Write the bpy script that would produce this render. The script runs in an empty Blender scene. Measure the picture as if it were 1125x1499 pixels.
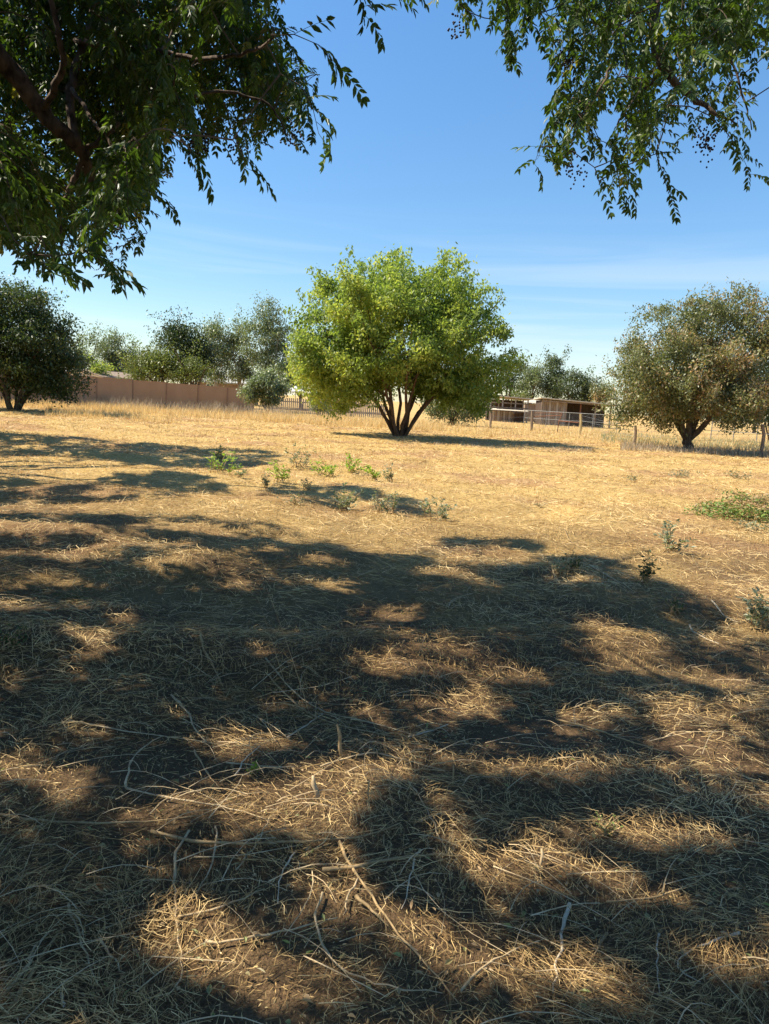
import bpy, math, random
import numpy as np
from mathutils import Matrix, Vector

random.seed(7)
rng = np.random.default_rng(11)
R = math.radians
scene = bpy.context.scene
col = scene.collection

# ------------------------------------------------------------------ camera
EYE = 1.55
PITCH, ROLL = R(8.55), R(3.3)
FPX, CX, CY = 1083.0, 562.5, 749.5
fwd = np.array([0, math.cos(PITCH), -math.sin(PITCH)])
r0 = np.array([1.0, 0, 0])
u0 = np.cross(r0, fwd)
RT = math.cos(ROLL) * r0 + math.sin(ROLL) * u0
UP = -math.sin(ROLL) * r0 + math.cos(ROLL) * u0
CAM = np.array([0, 0, EYE])
cd = bpy.data.cameras.new('camera')
cam = bpy.data.objects.new('camera', cd)
col.objects.link(cam)
cd.sensor_fit = 'VERTICAL'
cd.sensor_height = 36
cd.sensor_width = 36
cd.lens = 36 * FPX / 1499
cd.clip_start = 0.05
cd.clip_end = 9000
M = Matrix(((RT[0], UP[0], -fwd[0], CAM[0]), (RT[1], UP[1], -fwd[1], CAM[1]),
            (RT[2], UP[2], -fwd[2], CAM[2]), (0, 0, 0, 1)))
cam.matrix_world = M
scene.camera = cam

# ------------------------------------------------------------------ light
SUN_EL = R(51)
SH = np.array([1.0, -0.03])                 # ground direction in which shadows fall
SH = SH / np.linalg.norm(SH)
COT = 1 / math.tan(SUN_EL)
tosun = Vector((-SH[0] * math.cos(SUN_EL), -SH[1] * math.cos(SUN_EL), math.sin(SUN_EL)))
sd = bpy.data.lights.new('sun', 'SUN')
sd.energy = 4.95
sd.angle = R(0.5)
sd.color = (1.0, 0.92, 0.76)
sun = bpy.data.objects.new('sun', sd)
col.objects.link(sun)
sun.rotation_euler = tosun.to_track_quat('Z', 'Y').to_euler()
sun.location = (-20, 0, 30)

world = bpy.data.worlds.new('World')
scene.world = world
world.use_nodes = True
wn, wl = world.node_tree.nodes, world.node_tree.links
wn.clear()
wo = wn.new('ShaderNodeOutputWorld')
bg = wn.new('ShaderNodeBackground')
bg.inputs['Strength'].default_value = 0.108
sky = wn.new('ShaderNodeTexSky')
sky.sky_type = 'NISHITA'
sky.sun_disc = False
sky.sun_elevation = SUN_EL
sky.sun_rotation = math.atan2(tosun.x, tosun.y) % (2 * math.pi)
sky.air_density = 1.0
sky.dust_density = 0.1
sky.ozone_density = 2.5
geo = wn.new('ShaderNodeTexCoord')
sep = wn.new('ShaderNodeSeparateXYZ')
wl.new(geo.outputs['Generated'], sep.inputs[0])
mp = wn.new('ShaderNodeMapping')
mp.inputs['Scale'].default_value = (1.3, 1.3, 22)
mp.inputs['Rotation'].default_value = (0.0, 0.10, 0)
wl.new(geo.outputs['Generated'], mp.inputs[0])
cn = wn.new('ShaderNodeTexNoise')
cn.inputs['Scale'].default_value = 1.7
cn.inputs['Detail'].default_value = 7
cn.inputs['Distortion'].default_value = 0.7
wl.new(mp.outputs[0], cn.inputs['Vector'])
cr = wn.new('ShaderNodeMapRange')
cr.inputs[1].default_value = 0.44
cr.inputs[2].default_value = 0.74
wl.new(cn.outputs[0], cr.inputs[0])
hr = wn.new('ShaderNodeMapRange')           # thin cirrus, thicker low in the sky
hr.inputs[1].default_value = 0.24
hr.inputs[2].default_value = 0.06
hr.inputs[3].default_value = 0.0
hr.inputs[4].default_value = 0.62
wl.new(sep.outputs['Z'], hr.inputs[0])
cm = wn.new('ShaderNodeMath')
cm.operation = 'MULTIPLY'
wl.new(cr.outputs[0], cm.inputs[0])
wl.new(hr.outputs[0], cm.inputs[1])
mix = wn.new('ShaderNodeMix')
mix.data_type = 'RGBA'
wl.new(cm.outputs[0], mix.inputs[0])
hs = wn.new('ShaderNodeHueSaturation')
hs.inputs['Saturation'].default_value = 1.20
hs.inputs['Hue'].default_value = 0.498
dm = wn.new('ShaderNodeMapRange')           # hand-set factor dims the sky towards the horizon
dm.inputs[1].default_value = 0.0
dm.inputs[2].default_value = 0.5
dm.inputs[3].default_value = 0.68
dm.inputs[4].default_value = 1.0
wl.new(sep.outputs['Z'], dm.inputs[0])
sm = wn.new('ShaderNodeVectorMath')
sm.operation = 'SCALE'
wl.new(sky.outputs[0], sm.inputs[0])
wl.new(dm.outputs[0], sm.inputs['Scale'])
wl.new(sm.outputs[0], hs.inputs['Color'])
wl.new(hs.outputs[0], mix.inputs[6])
mix.inputs[7].default_value = (4.4, 4.8, 5.1, 1)
wl.new(mix.outputs[2], bg.inputs['Color'])
wl.new(bg.outputs[0], wo.inputs[0])

vs = scene.view_settings
vs.view_transform = 'Standard'
vs.look = 'None'
vs.gamma = 1
vs.use_curve_mapping = False
vs.exposure = 1.05
scene.cycles.max_bounces = 6
scene.cycles.transparent_max_bounces = 4


# ------------------------------------------------------------------ helpers: picture <-> world
def ray(px, py):
    return fwd + RT * ((px - CX) / FPX) - UP * ((py - CY) / FPX)


def at(px, py, Y):
    """point seen at that pixel, Y metres in front (along world Y)"""
    d = ray(px, py)
    return CAM + d * (Y / d[1])


def ground_at(px, py, z=0.0):
    d = ray(px, py)
    return CAM + d * ((z - EYE) / d[2])


def proj(P):
    P = np.atleast_2d(P) - CAM
    dz = P @ fwd
    dz = np.where(np.abs(dz) < 1e-3, 1e-3, dz)
    return CX + FPX * (P @ RT) / dz, CY - FPX * (P @ UP) / dz, dz


def inpoly(x, y, poly):
    x = np.asarray(x, float)
    y = np.asarray(y, float)
    r = np.zeros(x.shape, bool)
    n = len(poly)
    for i in range(n):
        x1, y1 = poly[i]
        x2, y2 = poly[(i + 1) % n]
        c = ((y1 > y) != (y2 > y)) & (x < (x2 - x1) * (y - y1) / ((y2 - y1) or 1e-9) + x1)
        r ^= c
    return r


def vnoise(x, y, s=0):
    x = np.asarray(x, float)
    y = np.asarray(y, float)
    xi, yi = np.floor(x), np.floor(y)
    fx, fy = x - xi, y - yi
    fx = fx * fx * (3 - 2 * fx)
    fy = fy * fy * (3 - 2 * fy)

    def h(a, b):
        v = np.sin(a * 127.1 + b * 311.7 + s * 74.7) * 43758.5453
        return v - np.floor(v)
    return ((h(xi, yi) * (1 - fx) + h(xi + 1, yi) * fx) * (1 - fy)
            + (h(xi, yi + 1) * (1 - fx) + h(xi + 1, yi + 1) * fx) * fy)


def gz(x, y):
    """height of the ground"""
    x = np.asarray(x, float)
    y = np.asarray(y, float)
    f = np.clip((90 - y) / 60, 0, 1) * np.clip((60 - np.abs(x)) / 30, 0, 1)
    z = (vnoise(x / 2.4, y / 0.9, 1) - .5) * .085 + (vnoise(x / .62, y / .5, 2) - .5) * .06
    z = z + (vnoise(x / .24, y / .22, 3) - .5) * .026 + (vnoise(x / 9, y / 7, 4) - .5) * .10
    z = z + np.clip(vnoise(x / 1.6, y / .7, 9) - .62, 0, 1) * .22
    return z * f


# ------------------------------------------------------------------ helpers: meshes
def np_mesh(name, V, F, mat=None, rnd=None, smooth=False):
    V = np.ascontiguousarray(V, np.float32).reshape(-1, 3)
    F = np.ascontiguousarray(F, np.int32)
    k = F.shape[1]
    me = bpy.data.meshes.new(name)
    me.vertices.add(len(V))
    me.vertices.foreach_set('co', V.ravel())
    me.loops.add(F.size)
    me.loops.foreach_set('vertex_index', F.ravel())
    me.polygons.add(len(F))
    me.polygons.foreach_set('loop_start', np.arange(0, F.size, k, dtype=np.int32))
    me.polygons.foreach_set('loop_total', np.full(len(F), k, np.int32))
    me.polygons.foreach_set('use_smooth', np.full(len(F), bool(smooth)))
    me.update(calc_edges=True)
    if rnd is not None:
        a = me.attributes.new('rnd', 'FLOAT', 'POINT')
        a.data.foreach_set('value', np.ascontiguousarray(rnd, np.float32).ravel())
    if mat:
        me.materials.append(mat)
    return me


def link(name, me, parent=None, kind=None):
    o = bpy.data.objects.new(name, me)
    col.objects.link(o)
    if parent is not None:
        o.parent = parent
    if kind:
        o['kind'] = kind
    return o


def tag(o, label, cat, group=None):
    o['label'] = label
    o['category'] = cat
    if group:
        o['group'] = group
    return o


def thing(name, label, cat, loc, group=None, rz=0.0):
    o = bpy.data.objects.new(name, None)
    o.empty_display_size = 0.2
    col.objects.link(o)
    o.location = [float(v) for v in loc]
    o.rotation_euler = (0, 0, rz)
    return tag(o, label, cat, group)


class MB:
    """collects quads"""
    def __init__(s):
        s.v, s.f, s.n = [], [], 0

    def add(s, V, F):
        V = np.asarray(V, float).reshape(-1, 3)
        s.v.append(V)
        s.f.append(np.asarray(F, int) + s.n)
        s.n += len(V)
        return s

    def box(s, c, size, rz=0.0, top=None):
        hx, hy, hz = np.asarray(size, float) / 2
        v = np.array([[a, b, d] for d in (-1, 1) for b in (-1, 1) for a in (-1, 1)], float) * (hx, hy, hz)
        if rz:
            c_, s_ = math.cos(rz), math.sin(rz)
            v = np.stack([v[:, 0] * c_ - v[:, 1] * s_, v[:, 0] * s_ + v[:, 1] * c_, v[:, 2]], 1)
        v = v + np.asarray(c, float)
        return s.add(v, [[0, 2, 3, 1], [4, 5, 7, 6], [0, 1, 5, 4], [2, 6, 7, 3], [0, 4, 6, 2], [1, 3, 7, 5]])

    def tube(s, pts, rad, sides=6, caps=True):
        pts = np.asarray(pts, float)
        n = len(pts)
        rad = np.broadcast_to(np.asarray(rad, float), (n,))
        t = np.gradient(pts, axis=0)
        t /= np.linalg.norm(t, axis=1)[:, None] + 1e-9
        ref = np.array([0, 0, 1.0]) if abs(t[:, 2]).mean() < .8 else np.array([0, 1.0, 0])
        a = np.cross(t, ref)
        a /= np.linalg.norm(a, axis=1)[:, None] + 1e-9
        b = np.cross(t, a)
        th = np.arange(sides) * 2 * math.pi / sides
        V = pts[:, None] + rad[:, None, None] * (a[:, None] * np.cos(th)[None, :, None] + b[:, None] * np.sin(th)[None, :, None])
        F = []
        for i in range(n - 1):
            for j in range(sides):
                k = (j + 1) % sides
                F.append([i * sides + j, i * sides + k, (i + 1) * sides + k, (i + 1) * sides + j])
        V = V.reshape(-1, 3)
        if caps:
            V = np.vstack([V, pts[0], pts[-1]])
            c0, c1 = n * sides, n * sides + 1
            for j in range(0, sides, 2):
                F.append([c0, (j + 2) % sides, (j + 1) % sides, j])
                e = (n - 1) * sides
                F.append([c1, e + j, e + (j + 1) % sides, e + (j + 2) % sides])
        return s.add(V, F)

    def mesh(s, name, mat, smooth=False, rnd=None):
        return np_mesh(name, np.vstack(s.v), np.vstack(s.f), mat, rnd, smooth)

    def build(s, name, mat, parent=None, kind=None, smooth=False):
        return link(name, s.mesh(name, mat, smooth), parent, kind)


def bez(a, b, c, n=8):
    t = np.linspace(0, 1, n)[:, None]
    return (1 - t) ** 2 * np.asarray(a) + 2 * t * (1 - t) * np.asarray(b) + t * t * np.asarray(c)


def wob(p, amp):
    p = np.array(p, float)
    if len(p) > 2:
        p[1:-1] += rng.normal(0, amp, (len(p) - 2, 3))
    return p


# ------------------------------------------------------------------ materials
def mat_new(name):
    m = bpy.data.materials.new(name)
    m.use_nodes = True
    nt = m.node_tree
    b = nt.nodes['Principled BSDF']
    return m, nt, b


def ramp(nt, fac, stops):
    n = nt.nodes.new('ShaderNodeValToRGB')
    e = n.color_ramp.elements
    while len(e) > 1:
        e.remove(e[-1])
    e[0].position = stops[0][0]
    e[0].color = (*stops[0][1], 1)
    for p, c in stops[1:]:
        k = e.new(p)
        k.color = (*c, 1)
    nt.links.new(fac, n.inputs[0])
    return n.outputs[0]


def noise(nt, scale, detail=4, vec=None, sc=None, kind='Object', dist=0.0):
    tc = nt.nodes.new('ShaderNodeTexCoord')
    n = nt.nodes.new('ShaderNodeTexNoise')
    n.inputs['Scale'].default_value = scale
    n.inputs['Detail'].default_value = detail
    n.inputs['Distortion'].default_value = dist
    if sc:
        m = nt.nodes.new('ShaderNodeMapping')
        m.inputs['Scale'].default_value = sc
        nt.links.new(tc.outputs[kind], m.inputs[0])
        nt.links.new(m.outputs[0], n.inputs['Vector'])
    else:
        nt.links.new(tc.outputs[kind], n.inputs['Vector'])
    return n.outputs[0]


def leaf_mat(name, stops, transl=0.35, rough=0.45, tint=(1.1, 1.25, .6), spec=.4):
    m, nt, b = mat_new(name)
    at_ = nt.nodes.new('ShaderNodeAttribute')
    at_.attribute_name = 'rnd'
    c = ramp(nt, at_.outputs['Fac'], stops)
    nt.links.new(c, b.inputs['Base Color'])
    b.inputs['Roughness'].default_value = rough
    b.inputs['Specular IOR Level'].default_value = spec
    tr = nt.nodes.new('ShaderNodeBsdfTranslucent')
    mu = nt.nodes.new('ShaderNodeMix')
    mu.data_type = 'RGBA'
    mu.blend_type = 'MULTIPLY'
    mu.inputs[0].default_value = 1
    nt.links.new(c, mu.inputs[6])
    mu.inputs[7].default_value = (*[t * 1.5 for t in tint], 1)
    nt.links.new(mu.outputs[2], tr.inputs['Color'])
    ms = nt.nodes.new('ShaderNodeMixShader')
    ms.inputs[0].default_value = transl
    nt.links.new(b.outputs[0], ms.inputs[1])
    nt.links.new(tr.outputs[0], ms.inputs[2])
    nt.links.new(ms.outputs[0], nt.nodes['Material Output'].inputs[0])
    return m


def plain(name, c0, c1, scale=6, rough=.85, sc=None, bump=.3, detail=5, metal=0.0):
    m, nt, b = mat_new(name)
    n = noise(nt, scale, detail, sc=sc)
    nt.links.new(ramp(nt, n, [(.3, c0), (.7, c1)]), b.inputs['Base Color'])
    b.inputs['Roughness'].default_value = rough
    b.inputs['Metallic'].default_value = metal
    b.inputs['Specular IOR Level'].default_value = .25
    if bump:
        bp = nt.nodes.new('ShaderNodeBump')
        bp.inputs['Strength'].default_value = bump
        bp.inputs['Distance'].default_value = .02
        nt.links.new(n, bp.inputs['Height'])
        nt.links.new(bp.outputs[0], b.inputs['Normal'])
    return m


MT = {}
MT['leaf_green'] = leaf_mat('fresh green leaves', [(0, (.09, .142, .034)), (.4, (.18, .242, .054)), (.8, (.29, .338, .08)), (1, (.39, .385, .10))], .48, .5, (1.1, 1.12, .6))
MT['leaf_top'] = leaf_mat('crown leaves', [(0, (.025, .042, .012)), (1, (.07, .09, .022))], .07, .5)
MT['leaf_dark'] = leaf_mat('dark tree leaves', [(0, (.035, .055, .018)), (.6, (.06, .085, .025)), (1, (.11, .12, .04))], .25)
MT['leaf_over'] = leaf_mat('overhanging tree leaves', [(0, (.030, .052, .012)), (.6, (.055, .088, .018)), (.93, (.10, .135, .024)), (1, (.24, .20, .035))], .33, .42, (1.2, 1.4, .5), .3)
MT['leaf_olive'] = leaf_mat('olive leaves with rusty seed tufts', [(0, (.075, .095, .042)), (.35, (.14, .15, .062)), (.66, (.21, .20, .095)), (.84, (.33, .23, .12)), (1, (.45, .28, .16))], .25)
MT['leaf_grey'] = leaf_mat('grey green leaves', [(0, (.10, .125, .065)), (.6, (.18, .21, .11)), (1, (.27, .29, .17))], .25)
MT['leaf_pine'] = leaf_mat('conifer needles', [(0, (.025, .04, .014)), (.6, (.05, .075, .02)), (1, (.09, .11, .03))], .15)
MT['leaf_weed'] = leaf_mat('weed leaves', [(0, (.16, .25, .03)), (1, (.30, .38, .06))], .4)
MT['leaf_silver'] = leaf_mat('silvery weed leaves', [(0, (.13, .15, .09)), (1, (.28, .29, .19))], .25)
MT['leaf_brown'] = leaf_mat('wilted leaves', [(0, (.15, .23, .05)), (.4, (.19, .25, .06)), (.55, (.24, .22, .09)), (.75, (.32, .22, .11)), (1, (.42, .28, .15))], .2)
MT['straw'] = leaf_mat('dry straw', [(0, (.09, .05, .020)), (.3, (.30, .185, .07)), (.65, (.565, .385, .16)), (1, (.86, .66, .34))], .12, .6, (1, .9, .7), .25)
MT['grass'] = leaf_mat('standing dry grass', [(0, (.38, .27, .13)), (.5, (.62, .47, .23)), (1, (.78, .64, .36))], .3, .6, (1, .85, .55), .2)
MT['greygrass'] = leaf_mat('grey dry seed heads', [(0, (.26, .20, .14)), (1, (.48, .40, .28))], .2, .6, (1, .9, .7), .2)
MT['bark'] = plain('grey brown bark', (.05, .035, .024), (.15, .11, .075), 14, .9, (1, 1, .25), .8)
MT['bark_red'] = plain('reddish bark', (.07, .04, .025), (.19, .115, .07), 12, .9, (1, 1, .25), .8)
MT['bark_limb'] = plain('flaking dark bark', (.03, .02, .014), (.17, .12, .085), 22, .95, (1, 1, .5), 1.0, 8)
MT['bark_pale'] = plain('pale twig bark', (.20, .17, .13), (.42, .37, .30), 10, .8, (1, 1, .3), .4)
MT['berry'] = plain('dark berries', (.008, .006, .008), (.03, .015, .02), 30, .4, None, 0)
MT['wall'] = plain('brown panel wall', (.38, .235, .135), (.43, .27, .16), 1.3, .8, (1, 1, .4), .1)
MT['wall_post'] = plain('brown wall posts', (.29, .18, .11), (.34, .21, .13), 2, .8, None, .1)
MT['cream'] = plain('cream stucco', (.62, .56, .44), (.72, .66, .53), 3, .9, None, .1)
MT['white'] = plain('white paint', (.70, .69, .66), (.80, .79, .76), 4, .7, None, .05)
MT['roof_brown'] = plain('brown shingles', (.20, .14, .10), (.32, .24, .18), 4, .9, None, .2)
MT['roof_grey'] = plain('grey shingles', (.28, .27, .25), (.42, .41, .38), 4, .9, None, .2)
MT['glass'] = plain('window glass', (.02, .03, .04), (.05, .06, .07), 2, .1, None, 0)
MT['tin'] = plain('weathered roofing', (.42, .36, .27), (.62, .56, .45), 2.5, .6, (4, .4, 1), .2)
MT['wood_old'] = plain('old grey brown planks', (.14, .10, .07), (.32, .25, .18), 5, .9, (2, 2, .3), .5)
MT['wood_shaded'] = plain('dark boards with painted shade', (.05, .032, .022), (.10, .07, .05), 5, .9, (2, 2, .3), .4)  # old planks darkened, the shade inside the bays put into the colour
MT['wood_grey'] = plain('silvered planks', (.26, .22, .18), (.42, .37, .31), 5, .9, (2, 2, .3), .4)
MT['post_wood'] = plain('weathered post wood', (.12, .085, .06), (.27, .20, .14), 9, .9, (2, 2, .25), .7)
MT['post_yellow'] = plain('sunbleached yellowish post wood', (.30, .22, .10), (.48, .37, .18), 9, .9, (2, 2, .25), .6)
MT['rust'] = plain('rusty steel', (.12, .05, .03), (.24, .11, .06), 12, .8, None, .3)
MT['steel'] = plain('galvanised steel', (.17, .17, .165), (.27, .27, .26), 8, .55, None, 0, metal=.5)
MT['stick'] = plain('bleached stalk', (.30, .21, .11), (.58, .44, .26), 18, .8, None, .4)
MT['stick_tan'] = plain('tan stalk', (.26, .165, .075), (.48, .33, .16), 18, .8, None, .4)
MT['stick_white'] = plain('white bleached stalk', (.42, .34, .23), (.68, .57, .41), 18, .8, None, .4)

# soil and thatch
m, nt, b = mat_new('dry field ground')
L = nt.links
n1 = noise(nt, 1.1, 6, dist=.6)
n2 = noise(nt, 22, 8, sc=(1, 2.2, 1), dist=1.5)
n3 = noise(nt, .35, 4)
n4 = noise(nt, 120, 4)
straw_c = ramp(nt, n2, [(.30, (.18, .10, .035)), (.47, (.48, .31, .105)), (.68, (.68, .49, .21))])
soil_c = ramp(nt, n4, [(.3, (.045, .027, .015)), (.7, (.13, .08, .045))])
red_c = ramp(nt, n4, [(.3, (.24, .12, .06)), (.7, (.46, .27, .13))])
def mixc(nt, f, a, b_):
    x = nt.nodes.new('ShaderNodeMix')
    x.data_type = 'RGBA'
    nt.links.new(f, x.inputs[0])
    nt.links.new(a, x.inputs[6])
    nt.links.new(b_, x.inputs[7])
    return x.outputs[2]
def mrange(nt, v, a, b_, c=0.0, d=1.0):
    x = nt.nodes.new('ShaderNodeMapRange')
    for i, q in zip((1, 2, 3, 4), (a, b_, c, d)):
        x.inputs[i].default_value = q
    nt.links.new(v, x.inputs[0])
    return x.outputs[0]
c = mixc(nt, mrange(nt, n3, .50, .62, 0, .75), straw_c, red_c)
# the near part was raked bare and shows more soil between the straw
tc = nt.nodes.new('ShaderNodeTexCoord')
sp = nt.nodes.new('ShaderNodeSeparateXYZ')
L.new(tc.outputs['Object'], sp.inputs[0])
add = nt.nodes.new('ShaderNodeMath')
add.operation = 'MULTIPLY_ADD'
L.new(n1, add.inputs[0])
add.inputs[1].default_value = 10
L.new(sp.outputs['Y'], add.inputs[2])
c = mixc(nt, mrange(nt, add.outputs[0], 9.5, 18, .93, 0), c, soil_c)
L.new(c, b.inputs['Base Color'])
b.inputs['Roughness'].default_value = .95
b.inputs['Specular IOR Level'].default_value = .15
bp = nt.nodes.new('ShaderNodeBump')
bp.inputs['Strength'].default_value = .9
bp.inputs['Distance'].default_value = .03
L.new(n2, bp.inputs['Height'])
bp2 = nt.nodes.new('ShaderNodeBump')
bp2.inputs['Strength'].default_value = .7
bp2.inputs['Distance'].default_value = .01
L.new(n4, bp2.inputs['Height'])
L.new(bp.outputs[0], bp2.inputs['Normal'])
L.new(bp2.outputs[0], b.inputs['Normal'])
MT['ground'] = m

# ------------------------------------------------------------------ ground
ys = np.concatenate([np.linspace(-30, -2, 14), np.linspace(-1.6, 1.2, 30),
                     1.2 * 1.0155 ** np.arange(1, 290), 1.2 * 1.0155 ** 289 * 1.12 ** np.arange(1, 35)])
us = np.linspace(-1, 1, 241)
us = np.sign(us) * (0.55 * np.abs(us) + .45 * np.abs(us) ** 2.2)
YY, UU = np.meshgrid(ys, us, indexing='ij')
XX = UU * (np.abs(YY) * 1.25 + 6)
ZZ = gz(XX, YY)
nr, nc = YY.shape
idx = np.arange(nr * nc).reshape(nr, nc)
F = np.stack([idx[:-1, :-1], idx[:-1, 1:], idx[1:, 1:], idx[1:, :-1]], -1).reshape(-1, 4)
link('ground', np_mesh('ground', np.stack([XX, YY, ZZ], -1), F, MT['ground'], smooth=True), kind='structure')

# ------------------------------------------------------------------ where the photograph shows shade
SHADE = [  # polygon in picture pixels
    [(-300, 618), (0, 629), (130, 640), (240, 648), (330, 655), (405, 663), (425, 670), (400, 684), (330, 688), (250, 686), (150, 676), (0, 673), (-300, 662)],
    [(-300, 690), (0, 702), (110, 706), (185, 692), (290, 694), (335, 704), (330, 722), (250, 736), (120, 738), (0, 742), (-300, 735)],
    [(395, 704), (500, 708), (560, 714), (625, 733), (655, 757), (560, 752), (470, 742), (380, 724)],
    [(-300, 752), (0, 752), (100, 744), (200, 750), (330, 757), (430, 768), (500, 792), (560, 805), (615, 800), (625, 776),
     (700, 780), (780, 790), (850, 813), (930, 824), (990, 852), (1060, 885), (1125, 905), (1400, 960), (1500, 1900), (-400, 1900)],
]
LIT = [  # lit patches inside it: x, y, rx, ry, tilt (deg, clockwise)
    (60, 778, 75, 6, 3), (200, 800, 60, 4, 3), (480, 822, 40, 5, 4), (640, 838, 50, 7, 3), (495, 856, 30, 8, 5), (300, 775, 50, 4, 2), (120, 815, 60, 6, 3),
    (90, 850, 40, 5, 0), (760, 815, 40, 5, 6), (690, 818, 45, 5, 4), (720, 850, 30, 5, 3), (850, 850, 40, 6, 8),
    (570, 886, 55, 9, 5), (600, 925, 70, 13, 12), (700, 957, 46, 12, 14), (585, 985, 50, 10, 8), (700, 1030, 62, 18, 0),
    (880, 913, 42, 10, 5), (935, 945, 75, 26, 15), (1035, 985, 65, 12, 12), (900, 975, 45, 10, 0), (400, 975, 70, 8, 6),
    (480, 930, 40, 7, 5), (150, 1003, 58, 14, 5), (22, 1000, 30, 16, 10), (338, 1092, 42, 18, -5),
    (265, 1052, 35, 8, 8), (440, 1088, 24, 10, 0), (28, 1140, 22, 14, 25), (118, 1165, 40, 45, 10), (240, 1090, 26, 8, 0),
    (1080, 1118, 40, 13, 5), (1010, 1065, 55, 12, 8), (885, 1062, 36, 13, 10), (1115, 1040, 30, 8, 8), (860, 1142, 50, 14, 6),
    (740, 1135, 18, 11, 0), (1060, 930, 40, 7, 10), (780, 990, 34, 8, 10), (640, 960, 34, 7, 8), (1110, 890, 30, 6, 6),
    (480, 1190, 118, 56, -8), (330, 1195, 60, 16, 10), (985, 1232, 95, 30, 6), (850, 1275, 80, 22, 8), (745, 1290, 68, 26, 20),
    (540, 1325, 52, 26, 30), (640, 1390, 100, 38, 30), (730, 1450, 70, 24, 30), (320, 1410, 85, 50, 42), (420, 1480, 90, 34, 30),
    (290, 1365, 40, 20, 20), (890, 1468, 95, 38, 20), (790, 1440, 56, 20, 25), (1085, 1425, 44, 20, 12), (1112, 1172, 30, 15, 0),
    (1000, 1330, 60, 12, 8), (560, 1135, 70, 14, 5), (680, 1200, 34, 9, 10), 
]


def shade_mask(px, py, broken=True):
    px = np.asarray(px, float)
    py = np.asarray(py, float)
    wx = (vnoise(px / 34, py / 16, 5) - .5) * 26
    wy = (vnoise(px / 34, py / 16, 6) - .5) * 12 * np.clip((py - 600) / 300, .3, 1.6)
    x, y = px + wx, py + wy
    s = np.zeros(px.shape, bool)
    for p in SHADE:
        s |= inpoly(x, y, p)
    fine = vnoise(x / 62, y / 15, 61) * .55 + vnoise(x / 24, y / 8, 62) * .45
    lim = np.interp(y, [600, 700, 800, 860, 1120, 1200, 1300], [.82, .80, .76, .655, .635, .69, .74]) - np.clip((x - 500) / 600, -.5, 1) * .03
    if broken:
        s &= ~(fine > lim)
    for cx, cy, rx, ry, t in LIT:
        c_, s_ = math.cos(R(t)), math.sin(R(t))
        dx, dy = x - cx, y - cy
        s &= ~((((dx * c_ + dy * s_) / rx) ** 2 + ((-dx * s_ + dy * c_) / ry) ** 2) < 1)
    return s


def shadow_of(P):
    """ground point shaded by a point in the air"""
    G = P.copy()
    G[:, 0] += P[:, 2] * COT * SH[0]
    G[:, 1] += P[:, 2] * COT * SH[1]
    G[:, 2] = 0
    return G


def may_shade(P, em=.06, broken=True):
    G = shadow_of(P)
    x, y, dz = proj(G)
    vis = (dz > .3) & (x > -60) & (x < 1185) & (y > 586) & (y < 1560)
    e = em * FPX / np.maximum(dz, 1)
    m = shade_mask(x, y, broken)
    for ox, oy in ((1, 0), (-1, 0), (0, .5), (0, -.5)):
        m &= shade_mask(x + ox * e, y + oy * e, broken)
    return (~vis) | m


# ------------------------------------------------------------------ foliage
def leaflets(P, D, N, ln, wd, fold=.15):
    """P base, D direction, N approx normal (n,3) -> 6-vertex folded leaves"""
    D = D / (np.linalg.norm(D, axis=1)[:, None] + 1e-9)
    S = np.cross(D, N)
    S /= np.linalg.norm(S, axis=1)[:, None] + 1e-9
    N = np.cross(S, D)
    ln = np.broadcast_to(ln, len(P))[:, None]
    wd = np.broadcast_to(wd, len(P))[:, None]
    v = [P, P + D * ln * .3 + S * wd * .5 + N * wd * fold, P + D * ln * .62 + S * wd * .42 + N * wd * fold, P + D * ln - N * ln * .06,
         P + D * ln * .62 - S * wd * .42 + N * wd * fold, P + D * ln * .3 - S * wd * .5 + N * wd * fold]
    V = np.stack(v, 1)
    n = len(P)
    F = np.array([[0, 1, 2, 3], [0, 3, 4, 5]])[None] + (np.arange(n) * 6)[:, None, None]
    return V.reshape(-1, 3), F.reshape(-1, 4)


def diamonds(P, D, N, ln, wd):
    D = D / (np.linalg.norm(D, axis=1)[:, None] + 1e-9)
    S = np.cross(D, N)
    S /= np.linalg.norm(S, axis=1)[:, None] + 1e-9
    ln = np.broadcast_to(ln, len(P))[:, None]
    wd = np.broadcast_to(wd, len(P))[:, None]
    V = np.stack([P, P + D * ln * .45 + S * wd * .5, P + D * ln, P + D * ln * .45 - S * wd * .5], 1)
    F = np.arange(len(P) * 4).reshape(-1, 4)
    return V.reshape(-1, 3), F


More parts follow.
